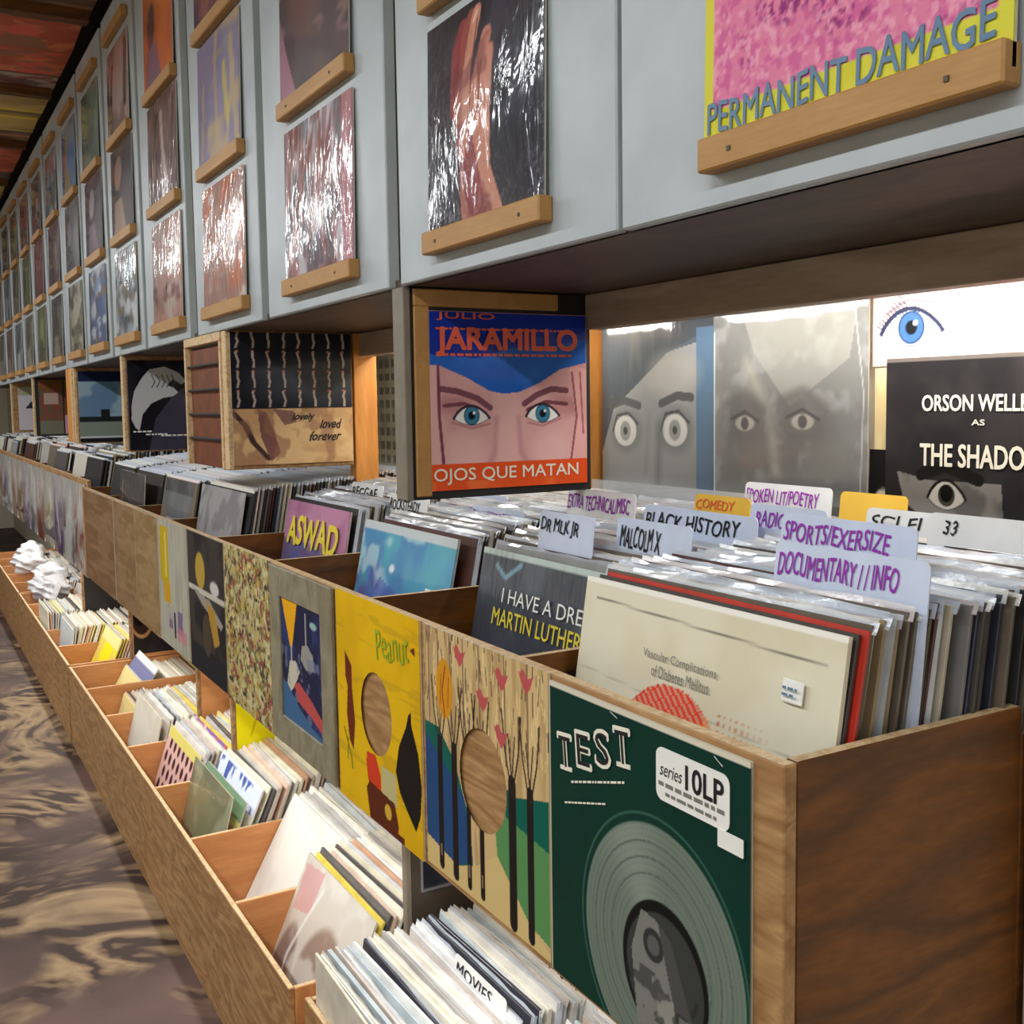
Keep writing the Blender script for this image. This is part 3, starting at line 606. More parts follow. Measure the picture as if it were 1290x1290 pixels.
p = poster(0.292, 0.130, a, (0.815, 2.423, 1.215), 'cam', 'tan cover of worn leather boots with black handwriting', 'record_cover', 'print_gloss', cat='record cover')
for s_, x, z in (('lovely', 0.022, 0.108), ('loved', 0.09, 0.092), ('forever', 0.075, 0.063)): text(s_, 0.055 if s_ != 'forever' else .08, 0.021, M['black'], p, (x, z), bold=0.03, shear=0.4, jitter=0.05)
# hand poster
a = Art(120, (20, 19, 26)); a.poly([(.3, 0), (.42, .35), (.7, .6), (1, .75), (1, 0)], (74, 70, 92), .8); a.noise(4, 4, (50, 46, 66), .5, .7, .6, 3)
a.poly([(.04, .34), (.05, .50), (.10, .66), (.22, .80), (.35, .90), (.60, .93), (.82, .86), (.93, .77), (.86, .73), (.72, .79), (.62, .72), (.72, .70), (.80, .64), (.72, .60), (.55, .58), (.36, .52), (.22, .40), (.16, .22), (.10, .25)], (196, 196, 198))
for u in (.38, .46, .54, .62, .70): a.line([(u, .84), (u + .05, .76), (u, .70)], .014, (70, 66, 80))
p = poster(0.205, 0.300, a, (0.776, 3.694, 1.21), 'cam', 'black poster of a curled white hand in a beam', 'record_cover', 'print_gloss', cat='record cover')
bars([(-.09, -.03, .06, .005, 0), (-.05, .02, .05, .005, 0), (.0, .09, .045, .005, 0)], M['white'], p)
# blue sky picture
a = Art(80, (150, 176, 190)); a.noise(3, 4, (90, 124, 160), .45, .6, .8, 4); a.rect(0, 1, .85, 1, (24, 34, 70)); a.rect(0, 1, 0, .28, (130, 140, 128)); a.rect(0, 1, .28, .36, (34, 38, 40)); a.rect(.30, .42, .3, .46, (28, 30, 34)); a.rect(.62, 1, 0, .62, (70, 66, 60)); a.rect(.76, .95, .3, .84, (170, 140, 120)); a.noise(9, 9, (40, 34, 34), .55, .65, .8, 5, (a.u > .6) * (a.v < .85)); a.rect(0, 1, 0, .06, (26, 26, 28)); a.rect(0, 1, .06, .08, (200, 210, 210))
poster(0.29, 0.30, a, (0.82, 4.794, 1.21), 'cam', 'cover with blue sky above a dark town and tower', 'record_cover', 'print', cat='record cover')
a = Art(60, (120, 70, 40)); a.ell(.6, .5, .3, .35, (196, 70, 60), soft=.2); a.ell(.65, .62, .14, .17, (170, 80, 60)); a.rect(0, 1, 0, .35, (216, 160, 176)); a.poly([(.2, .4), (.8, .45), (.95, .1), (.3, .1)], (222, 170, 190)); a.rect(0, 1, .85, 1, (96, 88, 20)); a.rect(.5, 1, 0, .08, (40, 40, 70))
poster(0.135, 0.30, a, (0.885, 6.344, 1.215), 'cam', 'small red and pink portrait cover, right of the two', 'record_cover', 'print', cat='record cover')
a = Art(60, (110, 90, 70)); a.rect(0, 1, .8, 1, (110, 90, 30)); a.noise(8, 8, (150, 70, 64), .45, .6, .8, 4); a.rect(.2, .8, .55, .75, (190, 160, 150)); a.rect(0, 1, 0, .25, (120, 120, 100))
poster(0.12, 0.30, a, (0.75, 6.344, 1.215), 'cam', 'small brown and red chequered cover, left of the two', 'record_cover', 'print', cat='record cover')
a = Art(60, (206, 200, 206)); a.poly([(.2, .5), (.5, .75), (.9, .9), (.9, .75), (.5, .5)], (50, 44, 60)); a.ell(.7, .3, .25, .17, (70, 50, 100)); a.rect(0, 1, .8, 1, (170, 170, 140))
poster(0.20, 0.28, a, (0.80, 7.594, 1.22), 'cam', 'white cover with a dark violet diagonal shape, farthest poster', 'record_cover', 'print', cat='record cover')
# clear acrylic rest in front of the wide eyed cover
r_ = root('acrylic_rest', (1.06, 1.36, 1.14), 'clear acrylic record rest standing in front of the wide eyed cover', 'record rest')
box('front_lip', 1.05, 1.054, 1.13, 1.53, 1.14, 1.215, M['acrylic'], r_, bevel=0); box('shelf', 1.054, 1.12, 1.13, 1.53, 1.168, 1.171, M['acrylic'], r_, bevel=0)

# ================================================================ COUNTER BINS
DIV = [0.605, 1.05, 1.505, 1.985, 2.42, 2.885, 3.35, 3.815, 4.28]
BZ0, BZ1 = 0.722, 1.058
bin_ = root('record_bin', (0.85, 2.44, BZ0), 'long plywood record bin at counter height with covers tacked to its front', 'record bin')
box('front_board', 0.598, 0.613, 0.605, 4.28, BZ0, BZ1, [M['ply'], M['ply_edge']], bin_)
box('bottom_board', 0.613, 1.14, 0.605, 4.28, BZ0, BZ0 + 0.012, M['ply_dull'], bin_, bevel=0)
box('back_board', 1.14, 1.152, 0.606, 4.28, BZ0, BZ1, M['ply_dull'], bin_, bevel=0)
o = box('end_board', 0.6135, 0.904, 0.606, 0.620, BZ0, BZ1, [M['ply_brown'], M['ply_edge']], bin_); tag(o, 'dark stained plywood end board')
box('end_board', 0.906, 1.14, 0.607, 0.619, BZ0, 1.03, [M['ply_brown'], M['ply_edge']], bin_)
for y in DIV[1:]: box('divider', 0.6135, 1.139, y - 0.005, y + 0.005, BZ0 + 0.012, BZ1 - 0.004, [M['ply_brown'], M['ply_edge']], bin_, bevel=0)
tag(box('post', 0.905, 0.95, 0.56, 0.60, FZ, 1.150, M['pine_grey'], bevel=0.002), 'grey wooden post against the near end of the counter bin', 'post')

# covers tacked to the front
def tacked(w, h, art, yc, z, label, mat='print_gloss', hole=None, t=0.0035):
    o = sheet('record_cover', w, h, t, art, M[mat], hole=hole); pose(o, (XF, yc, z), 'aisle')
    return tag(o, label, 'record cover', 'covers tacked along the front of the counter bin')
# green test record
a = Art(220, (8, 52, 42)); a.noise(5, 5, (8, 48, 40), .4, .7, .7, 2); a.rect(0, 1, .985, 1, (214, 206, 186)); a.rect(0, .008, 0, 1, (190, 184, 164))
a.ell(.60, .305, .405, .42, (54, 92, 80)); a.ell(.60, .305, .397, .412, (10, 52, 42)); a.ell(.605, .30, .385, .395, (112, 124, 112))
rd = np.hypot((a.u - .605) / .385, (a.v - .30) / .395); th_ = np.arctan2(a.v - .3, a.u - .605)
a.put((rd < .98) * (rd > .45) * (0.5 + 0.5 * np.sin(rd * 120)), (92, 104, 94), .45); a.put((rd < .98) * (rd > .4) * np.clip(np.cos((th_ - 2.0) * 2), 0, 1) ** 3, (150, 160, 148), .5)
for q in (.62, .74, .86): a.put((np.abs(rd - q) < .008), (84, 96, 88), .8)
a.ell(.63, .26, .205, .215, (16, 18, 18)); a.ell(.63, .25, .185, .19, (58, 60, 58))
a.poly([(.47, .28), (.52, .42), (.60, .41), (.66, .24), (.72, .08), (.5, .06)], (122, 122, 116)); a.ell(.58, .33, .05, .05, (52, 52, 52)); a.ell(.58, .33, .03, .03, (90, 90, 88)); a.poly([(.60, .41), (.66, .38), (.80, .10), (.72, .06)], (76, 76, 74))
a.rect(.60, .68, .11, .2, (140, 138, 130)); a.rect(.63, .72, .04, .1, (28, 28, 28)); a.rect(.70, .78, .15, .17, (176, 176, 170)); a.rect(.735, .745, .08, .17, (176, 176, 170)); a.noise(20, 20, (34, 34, 34), .55, .62, .5, 3, (rd < .5) * (a.v < .25) * 1.0)
T = tacked(0.312, 0.322, a, 0.795, 0.730, 'dark green cover printed TEST with a grey record disc, nearest on the bin front')
for k, ch in enumerate('TEST'):
    cx = -0.072 + (k - 1.5) * 0.034; cz = 0.269 + (k - 1.5) * 0.011
    text(ch, 0.026, 0.037, M['cream'], T, (cx, cz), bold=0.05, rot=0.1); text(ch, 0.022, 0.032, M['black'], T, (cx, cz), bold=0.0, y=-0.0018, rot=0.1)
    for dz in (-0.0175, 0.0175) if ch != 'S' else (): sb = lbox('serif', -0.011, 0.011, -0.0016, -0.0006, -0.0022, 0.0022, M['cream'], T, 0); sb.location = (cx - dz * .1, 0, cz + dz); sb.rotation_euler = (0, -0.1, 0)
def plate(name, w, h, r, t, mat, parent, at, y):
    """thin card with rounded corners, centred at local (x, z)"""
    pts = [(sx * (w / 2 - r) + r * math.cos(b + q), sz * (h / 2 - r) + r * math.sin(b + q)) for sx, sz, b in ((1, 1, 0), (-1, 1, math.pi / 2), (-1, -1, math.pi), (1, -1, 1.5 * math.pi)) for q in np.linspace(0, math.pi / 2, 6)]
    V = [(x, 0, z) for x, z in pts] + [(x, t, z) for x, z in pts]; n = len(pts)
    F = [tuple(range(n)), tuple(range(2 * n - 1, n - 1, -1))] + [(i, (i + 1) % n, n + (i + 1) % n, n + i) for i in range(n)]
    me = bpy.data.meshes.new(name); me.from_pydata(V, [], F); me.materials.append(mat); o = link(name, me, parent); o.location = (at[0], y, at[1]); return o
stk = plate('sticker', 0.100, 0.050, 0.009, 0.0008, M['white'], T, (0.082, 0.278), -0.0014)
text('10LP', 0.050, 0.022, M['black'], stk, (0.018, 0.007), bold=0.03, y=-0.0004); text('series', 0.032, 0.012, M['black'], stk, (-0.028, 0.005), y=-0.0004, shear=0.3)
bars([(-0.046, 0.044, -0.011, 0.0040, 0), (-0.036, 0.034, -0.019, 0.0032, 0)], M['grey_ink'], stk, y=-0.0004)
plate('price_sticker', 0.032, 0.016, 0.001, 0.0008, M['white'], T, (0.134, 0.246), -0.0022)
bars([(-0.112, -0.018, 0.222, 0.0024, 0.30), (-0.125, -0.050, 0.196, 0.0020, 0.30)], M['cream'], T)
for x, z, r0 in ((-0.035, 0.314, -.3), (0.118, 0.312, -.5)):
    s_ = lbox('staple', -0.007, 0.007, -0.0018, -0.0006, -0.0006, 0.0006, M['metal'], T); s_.location = (x, 0, z); s_.rotation_euler = (0, -r0, 0)
# trees and red birds, with a round hole
a = Art(220, (206, 176, 124)); a.noise(26, 3, (168, 136, 92), .5, .6, .6, 4)
a.poly([(0, .60), (.13, .60), (.27, .50), (.4, .3), (.42, .12), (.3, .08), (0, .12)], (14, 92, 82)); a.poly([(0, .55), (.1, .5), (.35, .38), (.42, .15), (.28, .08), (0, .12)], (34, 72, 118))
a.poly([(.60, .55), (.75, .50), (1, .56), (1, .38), (.8, .40), (.6, .42)], (6, 92, 78)); a.poly([(.60, .42), (.8, .40), (1, .38), (1, .05), (.85, .08), (.62, .24)], (88, 140, 84)); a.poly([(0, .12), (.28, .08), (.45, .14), (.62, .24), (.85, .08), (1, .03), (1, 0), (0, 0)], (212, 184, 124))
rr = random.Random(12)
for k in range(150):
    u = rr.random(); v = rr.uniform(.60, 1); a.line([(u, v), (u + rr.uniform(-.015, .015), v + rr.uniform(.03, .10))], .006, (70, 54, 44) if rr.random() < .5 else (232, 208, 150), .8)
for u in (.045, .14, .25, .36, .5, .70, .86): a.line([(u + rr.uniform(-.01, .01), 1), (u, .6)], .012, (110, 84, 68), .7)
for u, w_ in ((.14, .045), (.27, .05), (.39, .035), (.50, .035), (.74, .055), (.87, .045)):
    a.line([(u, .03 if u > .6 else .04), (u, .55)], w_, (30, 24, 24))
    for s in (-1, 1):
        a.line([(u, .5), (u + s * .05, .66), (u + s * .07, .8)], .010, (44, 34, 32), .9); a.line([(u, .56), (u + s * .025, .72)], .008, (44, 34, 32), .9)
for u in (.39, .5, .14): a.rect(u - .008, u + .004, .07, .12, (160, 130, 110), .8)
a.ell(.19, .77, .075, .12, (208, 142, 30)); a.line([(.19, .66), (.17, .76), (.20, .86)], .01, (150, 70, 20)); a.line([(.15, .7), (.16, .82)], .008, (170, 90, 30)); a.line([(.22, .7), (.23, .82)], .008, (170, 90, 30))
for u, v in ((.33, .93), (.52, .80), (.67, .91), (.85, .94), (.66, .70)):
    a.poly([(u - .055, v + .03), (u - .02, v + .012), (u, v + .02), (u + .02, v + .012), (u + .055, v + .025), (u + .03, v - .02), (u + .005, v - .045), (u - .025, v - .02)], (186, 84, 84)); a.ell(u - .02, v + .015, .02, .022, (186, 84, 84))
tree = tacked(0.312, 0.326, a, 1.109, 0.733, 'tan cover of bare trees and red birds with a round hole', hole=(.51, .49, .19, .195))
# yellow cover
a = Art(220, (226, 180, 14)); a.noise(5, 5, (208, 160, 8), .4, .7, .6, 3); a.noise(3, 30, (190, 150, 30), .66, .72, .5, 5)
a.poly([(.11, .72), (.20, .66), (.20, .55), (.23, .40), (.20, .26), (.15, .30), (.12, .42), (.14, .55), (.11, .60)], (104, 40, 20)); a.line([(.08, .34), (.17, .22), (.18, .17)], .015, (110, 116, 14)); a.line([(.13, .30), (.12, .2)], .012, (110, 116, 14))
a.poly([(.36, .28), (.40, .24), (.52, .20), (.52, .13), (.42, .12), (.38, .18)], (200, 60, 30)); a.poly([(.37, .30), (.48, .31), (.54, .23), (.54, .14), (.40, .18)], (206, 62, 34))
a.poly([(.55, .28), (.72, .28), (.73, .14), (.55, .14)], (190, 178, 126)); a.poly([(.36, .13), (.40, .17), (.70, .15), (.74, .06), (.72, .0), (.40, .0)], (92, 38, 14)); a.ell(.62, .09, .04, .035, (206, 170, 60)); a.rect(.60, .8, 0, .03, (92, 38, 14))
a.poly([(.87, .58), (.90, .60), (.90, .55), (.97, .44), (1, .30), (.98, .18), (.93, .10), (.84, .16), (.76, .22), (.72, .30), (.76, .42), (.84, .52)], (24, 20, 16)); a.poly([(.90, .86), (.95, .88), (.96, .84)], (110, 40, 20))
yl = tacked(0.312, 0.335, a, 1.436, 0.725, 'mustard yellow cover with a black leaf shape and a round hole', hole=(.50, .50, .185, .185))
text('Peanut', 0.115, 0.045, M['green_ink'], yl, (0.065, 0.283), bold=0.0, jitter=0.06, rot=0.12)
# picture in a grey wooden frame
fr = root('framed_picture', (XF, 1.768, 0.728), 'grey wooden frame around a dark blue picture with a yellow cone', 'picture', 'covers tacked along the front of the counter bin')
box('frame_stile', XF - 0.004, XF + 0.003, 1.605, 1.66, 0.728, 1.057, M['frame_wood'], fr); box('frame_stile', XF - 0.004, XF + 0.003, 1.876, 1.931, 0.728, 1.057, M['frame_wood'], fr)
box('frame_rail', XF - 0.003, XF + 0.003, 1.66, 1.876, 1.003, 1.057, M['frame_wood'], fr); box('frame_rail', XF - 0.003, XF + 0.003, 1.66, 1.876, 0.728, 0.782, M['frame_wood'], fr)
a = Art(90, (30, 32, 62), 100); a.noise(5, 5, (46, 60, 110), .45, .65, .8, 3); a.poly([(.02, 1), (.42, 1), (.27, .62), (.22, .62)], (232, 166, 20)); a.rect(.235, .265, .5, .63, (170, 166, 150)); a.poly([(.12, .3), (.2, .5), (.35, .52), (.45, .45), (.3, .3), (.2, .24)], (196, 188, 170))
a.rect(.60, .64, .68, .95, (150, 150, 150)); a.poly([(.48, .56), (.52, .68), (.66, .70), (.78, .64), (.80, .52), (.6, .5)], (150, 146, 140)); a.noise(9, 9, (120, 126, 150), .56, .64, .7, 7, (a.v < .6) * 1.0); a.poly([(.3, .32), (.42, .36), (.7, .28), (1, .16), (1, .06), (.7, .14), (.4, .2)], (186, 78, 76)); a.poly([(0, .28), (.1, .3), (.4, .16), (.7, .06), (1, .02), (1, 0), (0, 0)], (60, 100, 140)); a.ell(.8, .88, .08, .03, (150, 180, 180))
p = sheet('picture', 0.216, 0.221, 0.001, a, M['print_gloss'], fr); p.location = (0.0, 0, 0.054); p.rotation_euler = FACE_AISLE
# busy mustard crowd
a = Art(120, (176, 162, 112)); a.noise(16, 20, (120, 104, 62), .5, .58, .8, 3); a.noise(22, 26, (206, 196, 150), .55, .62, .8, 5); a.noise(18, 22, (140, 70, 60), .62, .67, .9, 8); a.noise(20, 24, (178, 148, 60), .63, .68, .8, 9); a.noise(24, 30, (60, 54, 46), .65, .69, .9, 14); a.line([(.1, .85), (.5, .5), (1, .2)], .014, (80, 96, 90), .8)
tacked(0.312, 0.335, a, 2.105, 0.725, 'busy mustard coloured cover crowded with tiny figures', 'print')
# dark photographs
a = Art(80, (60, 54, 50)); a.noise(4, 5, (34, 30, 32), .45, .6, .9, 2); a.ell(.36, .74, .14, .13, (176, 144, 60)); a.rect(0, 1, .58, .62, (190, 182, 170)); a.poly([(.1, .6), (.6, .56), (.95, .44), (.9, .4), (.4, .5)], (150, 142, 130)); a.poly([(.5, .55), (.75, .5), (.85, .3), (.7, .25)], (170, 130, 50)); a.ell(.75, .66, .12, .05, (196, 190, 186)); a.rect(0, 1, 0, .2, (34, 34, 40)); a.ell(.5, .3, .12, .15, (74, 62, 46))
tacked(0.318, 0.33, a, 2.43, 0.728, 'dark cover split into two smoky photographs', 'print')
# white with yellow band
a = Art(90, (172, 168, 152)); a.noise(20, 4, (150, 146, 132), .5, .6, .6, 2); a.rect(.06, .38, .5, .95, (186, 160, 24)); a.rect(.24, .3, .55, .9, (206, 190, 96)); a.rect(.16, .40, .34, .5, (196, 150, 30)); a.rect(.2, .8, .15, .33, (110, 84, 130), .8); a.noise(10, 4, (172, 168, 152), .5, .55, .9, 6, ((a.v > .15) & (a.v < .33)) * 1.0); a.rect(.5, .56, .1, .3, (30, 28, 50)); a.rect(.6, .9, .1, .2, (190, 120, 130), .7)
tacked(0.318, 0.33, a, 2.765, 0.728, 'whitish cover with an upright yellow band', 'print')
for yc, w_, lb, cl in ((3.10, 0.30, 'plain brown board panel left of the white and yellow cover', (150, 122, 84)), (3.43, 0.33, 'plain tan board panel, second from the white and yellow cover', (142, 112, 80)), (3.92, 0.60, 'wide plain brown board panel at the bin corner', (134, 102, 74))):
    a = Art(60, cl); a.noise(3, 12, tuple(c - 16 for c in cl), .45, .6, .8, int(yc * 10)); a.noise(4, 20, tuple(min(255, c + 14) for c in cl), .55, .65, .6, 3)
    o = sheet('board_panel', w_, 0.33, 0.004, a, M['print']); pose(o, (XF, yc, 0.725), 'aisle'); tag(o, lb, 'panel', 'covers tacked along the front of the counter bin')

# ---- far counter bins, with sleeves hanging on the front
DIVF = [4.30 + 0.46 * k for k in range(11)]
fb = root('record_bin', (0.85, 6.6, BZ0), 'far counter bin hung with clear sleeved records', 'record bin')
box('front_board', 0.622, 0.636, 4.30, 9.0, BZ0, BZ1 + .02, [M['ply'], M['ply_edge']], fb); box('bottom_board', 0.636, 1.14, 4.30, 9.0, BZ0, BZ0 + .012, M['ply_dull'], fb, bevel=0)
for y in DIVF[1:]: box('divider', 0.637, 1.139, y - .005, y + .005, BZ0 + .012, BZ1 + .01, [M['ply_brown'], M['ply_edge']], fb, bevel=0)
HC = [[(190, 176, 170), (140, 100, 84), (226, 214, 206), (150, 60, 50)], [(206, 206, 206), (120, 120, 120), (90, 76, 60), (230, 230, 226)], [(150, 130, 150), (90, 70, 110), (206, 196, 206), (120, 90, 110)], [(196, 186, 160), (120, 84, 60), (230, 226, 214), (160, 140, 110)]]
for k in range(13):
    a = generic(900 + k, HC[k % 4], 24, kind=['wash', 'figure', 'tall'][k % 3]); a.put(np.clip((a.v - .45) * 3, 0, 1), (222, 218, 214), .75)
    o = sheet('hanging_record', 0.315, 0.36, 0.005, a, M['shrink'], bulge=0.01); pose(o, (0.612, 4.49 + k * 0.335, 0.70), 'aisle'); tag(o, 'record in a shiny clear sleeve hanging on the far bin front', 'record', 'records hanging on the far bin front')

# ================================================================ RECORDS IN BINS
VAR = []
def rec_variant(t, W, H, seed):
    body = boxmesh('record', -W / 2, W / 2, 0, t, 0, H, M['jacket'], 0.0006)
    r = random.Random(seed); nseg = 10; V = []; F = []
    for i in range(nseg + 1):
        x = -W / 2 - .003 + (W + .008) * i / nseg
        d = r.uniform(-.001, .003); hh = r.uniform(.003, .007)
        V += [(x, t * .5 + d * .3 - .002, H - .008), (x, t * .5 + d, H + hh)]
        if i: b = 2 * i; F.append((b - 2, b, b + 1, b - 1))
    # near-side flap of the plastic
    b = len(V)
    if seed % 4 == 2: V += [(W / 2 + .001, 0, H - .16), (W / 2 + .007, t, H - .15), (W / 2 + .006, t, H + .003), (W / 2 + .001, 0, H + .001)]; F.append((b, b + 1, b + 2, b + 3))
    lip = bpy.data.meshes.new('plastic_sleeve'); lip.from_pydata(V, [], F); lip.materials.append(M['lip'])
    return body, lip
UP = [rec_variant(t, 0.395, 0.40, i) for i, t in enumerate((0.0035, 0.0045, 0.006, 0.0042))]
SPC = [(84, 78, 78), (116, 104, 90), (160, 138, 104), (54, 58, 74), (130, 126, 124), (196, 186, 166), (84, 50, 44), (60, 60, 60), (150, 150, 150), (66, 56, 50), (100, 90, 76), (50, 48, 52), (72, 66, 62)]
def third(f): return ('front third', 'middle third', 'back third')[min(2, int(max(0, f) * 3))]
def hue(c):
    r, g, b = c; m_ = max(c); d = m_ - min(c)
    if d < 22: return 'white' if m_ > 222 else 'pale grey' if m_ > 170 else 'mid grey' if m_ > 110 else 'charcoal'
    if m_ == b: return 'slate blue' if m_ < 150 else 'pale blue'
    if r > 1.8 * g: return 'red' if r > 120 else 'maroon'
    if r > 200 and g > 190 and b < 160: return 'yellow'
    return 'cream' if m_ > 200 else 'tan' if m_ > 140 else 'brown'
SPL = [(232, 226, 206), (222, 214, 190), (240, 236, 226), (214, 206, 196), (236, 220, 150), (200, 196, 190), (226, 200, 180), (240, 238, 236), (180, 176, 172), (206, 214, 220), (230, 208, 90), (206, 160, 130), (90, 84, 84), (214, 208, 196), (236, 232, 214), (200, 190, 170)]
LIPC = [(226, 230, 238), (214, 220, 232), (236, 236, 232), (230, 224, 214), (206, 214, 226), (238, 226, 224), (196, 202, 210)]
def rec(x, yc, z, lean, label, group, variants, pal, rnd, lipfrac=1.0, twist=0.0, col=None):
    b, l = rnd.choice(variants)
    cc = col or rnd.choice(pal); o = link('record', b); pose(o, (x, yc, z), 'aisle', lean, twist); o.color = (*L255(*cc), 1)
    tag(o, label.replace('HUE', hue(cc)), 'record', group)
    if rnd.random() < lipfrac: p = link('plastic_sleeve', l, o); p.color = (*L255(*rnd.choice(LIPC)), 1)
    return o
def stuff_stack(name, label, recs, W, H, group=None):
    """records too small to pick apart, one mesh; recs = (x, yc, z, lean, thick, jacket, lip)"""
    V = []; F = []; CC = []
    for x, yc, z, lean, t, cj, cl in recs:
        s, c = math.sin(lean), math.cos(lean)
        for (h0, h1, cc, dx) in ((0, H, cj, 0), (H, H + .008, cl, t * .4)):
            b = len(V)
            for yy in (yc + W / 2, yc - W / 2):
                for (h, d) in ((h0, dx), (h1, dx), (h1, t - dx * .5), (h0, t - dx * .5)):
                    V.append((x + s * h + c * d, yy, z + c * h - s * d))
            F += [(b, b + 4, b + 5, b + 1), (b + 1, b + 5, b + 6, b + 2), (b + 3, b + 2, b + 6, b + 7), (b, b + 1, b + 2, b + 3), (b + 4, b + 7, b + 6, b + 5)]
            CC += [(*lin(np.array(cc) / 255.), 1)] * 8
    o_ = Vector((sum(v[0] for v in V) / len(V), sum(v[1] for v in V) / len(V), min(v[2] for v in V)))
    me = bpy.data.meshes.new(name); me.from_pydata([tuple(Vector(v) - o_) for v in V], [], F); me.materials.append(M['stuffc'])
    ca = me.color_attributes.new('Col', 'FLOAT_COLOR', 'POINT'); ca.data.foreach_set('color', np.array(CC, dtype=float).reshape(-1)); me.update()
    ob = link(name, me); ob.location = o_; return tag(ob, label, 'records', group, 'stuff')

XBACK = 1.115
BAYTOP = [(0.70, 1.146), (0.812, 1.124), (0.812, 1.126), (0.792, 1.134), (0.705, 1.148), (0.69, 1.14), (0.70, 1.14), (0.70, 1.14)]
BAYL = ['of the nearest counter bay', 'of the second nearest counter bay', 'of the counter bay behind the turquoise record', 'of the counter bay behind the ASWAD record']
def ztop(x, x0, z0): return z0 + (1.183 - z0) * min(1, (x - x0) / (XBACK - x0)) ** 0.9
for b in range(8):
    rnd = random.Random(50 + b); y0, y1 = DIV[b], DIV[b + 1]; x0, z0 = BAYTOP[b]
    yc = y0 + 0.212 + 0.008; x = x0 + 0.012; lst = []
    while x < XBACK:
        f = (x - x0) / (XBACK - x0); lean = math.radians(11 - 6 * f) + rnd.uniform(-.01, .01); zt = ztop(x, x0, z0) + rnd.uniform(-.003, .003)
        H = 0.40; xb = x - H * math.sin(lean); zb = zt - H * math.cos(lean); yy = yc + rnd.uniform(-.008, .006) + 0.012 * math.sin(f * 9)
        if b < 4: rec(xb, yy, zb, lean, ('HUE record in the THIRD ' + BAYL[b]).replace('THIRD', third(f)), 'records ' + BAYL[b], UP, SPC, rnd, 0.95, rnd.uniform(-.02, .02), col=(196, 50, 34) if (b == 0 and len(lst) == 1) else None)
        else: lst.append((xb, yy, zb, lean, rnd.uniform(.003, .006), rnd.choice(SPC), rnd.choice(LIPC)))
        if b < 4: lst.append(0)
        x += rnd.uniform(0.0065, 0.0105)
    if b >= 4: stuff_stack('packed_records', 'tightly packed records in the %s counter bay' % ORD[b], lst, 0.395, 0.40)
for b in range(10):
    rnd = random.Random(80 + b); lst = []; x = 0.70 + rnd.uniform(-.03, .04)
    while x < XBACK:
        f = (x - .7) / .4; lean = math.radians(11 - 6 * f); zt = 1.15 + .04 * min(1, f * 2) + rnd.uniform(-.012, .02)
        lst.append((x - .4 * math.sin(lean), DIVF[b] + .22 + rnd.uniform(-.01, .01), zt - .4 * math.cos(lean), lean, rnd.uniform(.003, .006), rnd.choice(SPC + SPL), rnd.choice(LIPC))); x += rnd.uniform(.008, .014)
    stuff_stack('packed_records', 'tightly packed records in bay %s of the far counter bin' % ['one', 'two', 'three', 'four', 'five', 'six', 'seven', 'eight', 'nine', 'ten'][b], lst, 0.395, 0.40)

# ---- front records of each counter bay
def front(w, h, art, xt, zt, yc, leandeg, label, mat='sleeve', bulge=0.003, twist=0.0, hole=None):
    lean = min(math.radians(leandeg), math.asin(min(.9, max(0.02, (xt - 0.626) / h))) if zt > .8 else math.asin(min(.9, max(.02, (xt - .600) / h)))); o = sheet('record_cover', w, h, 0.005, art, M[mat], bulge=bulge, hole=hole)
    pose(o, (xt - h * math.sin(lean), yc, zt - h * math.cos(lean)), 'aisle', lean, twist); return tag(o, label, 'record cover')
a = Art(180, (222, 214, 190)); a.noise(6, 6, (212, 202, 172), .45, .7, .7, 2); a.line([(.06, .945), (.95, .925)], .004, (90, 84, 76), .8); a.line([(.0, .74), (.96, .70)], .003, (170, 162, 140), .7)
rd = np.hypot((a.u - .45) / .215, (a.v - .555) / .215); st = (np.sin((a.u * .8 + a.v * 1.0) * 260) > -.35) * 1.0
a.put((rd < 1) * (0.35 + .65 * st) * np.clip((.66 - a.u) * 12, 0.0, 1), (222, 66, 42)); a.put((rd < 1) * (a.u > .58) * st * .8, (232, 150, 70)); a.put((np.abs(a.u - .72) < .10) * (a.v < .74) * (a.v > .3) * (np.sin(a.u * 300) > .2) * (np.sin(a.v * 300) > -.2) * np.clip(1 - (a.u - .62) * 5, 0, 1), (190, 100, 80), .8)
a.rect(0, 1, .985, 1, (240, 236, 226))
vs = front(0.398, 0.40, a, 0.700, 1.145, 0.831, 9, 'cream medical cover with a half hidden red disc, front of the nearest counter bay', 'print_gloss')
text('Vascular Complications', 0.118, 0.012, M['grey_ink'], vs, (-0.014, 0.333), shear=0.0); text('of Diabetes Mellitus', 0.092, 0.012, M['grey_ink'], vs, (-0.010, 0.318))
lbox('price_sticker', 0.134, 0.160, -0.0055, -0.0042, 0.330, 0.351, M['white'], vs); bars([(0.138, 0.156, 0.342, .0025, 0), (0.138, 0.152, 0.336, .0025, 0)], M['blue_ink'], vs, y=-.006)
for o_ in vs.children:
    if o_.name.startswith('lettering') or o_.name.startswith('small'): o_.location.y = -0.003
a = Art(110, (66, 70, 80)); a.noise(5, 5, (92, 98, 108), .45, .65, .7, 2); a.rect(.53, .66, .47, .66, (206, 204, 198)); a.ell(.595, .575, .045, .065, (60, 58, 56)); a.ell(.595, .565, .032, .045, (150, 144, 138)); a.line([(.12, .94), (.2, .9), (.3, .96)], .02, (150, 200, 220), .7); a.rect(0, 1, .975, 1, (190, 206, 200))
ml = front(0.400, 0.40, a, 0.805, 1.122, 1.277, 11, 'dark grey speech record in shiny plastic with yellow lettering, front of the second bay', 'shrink')
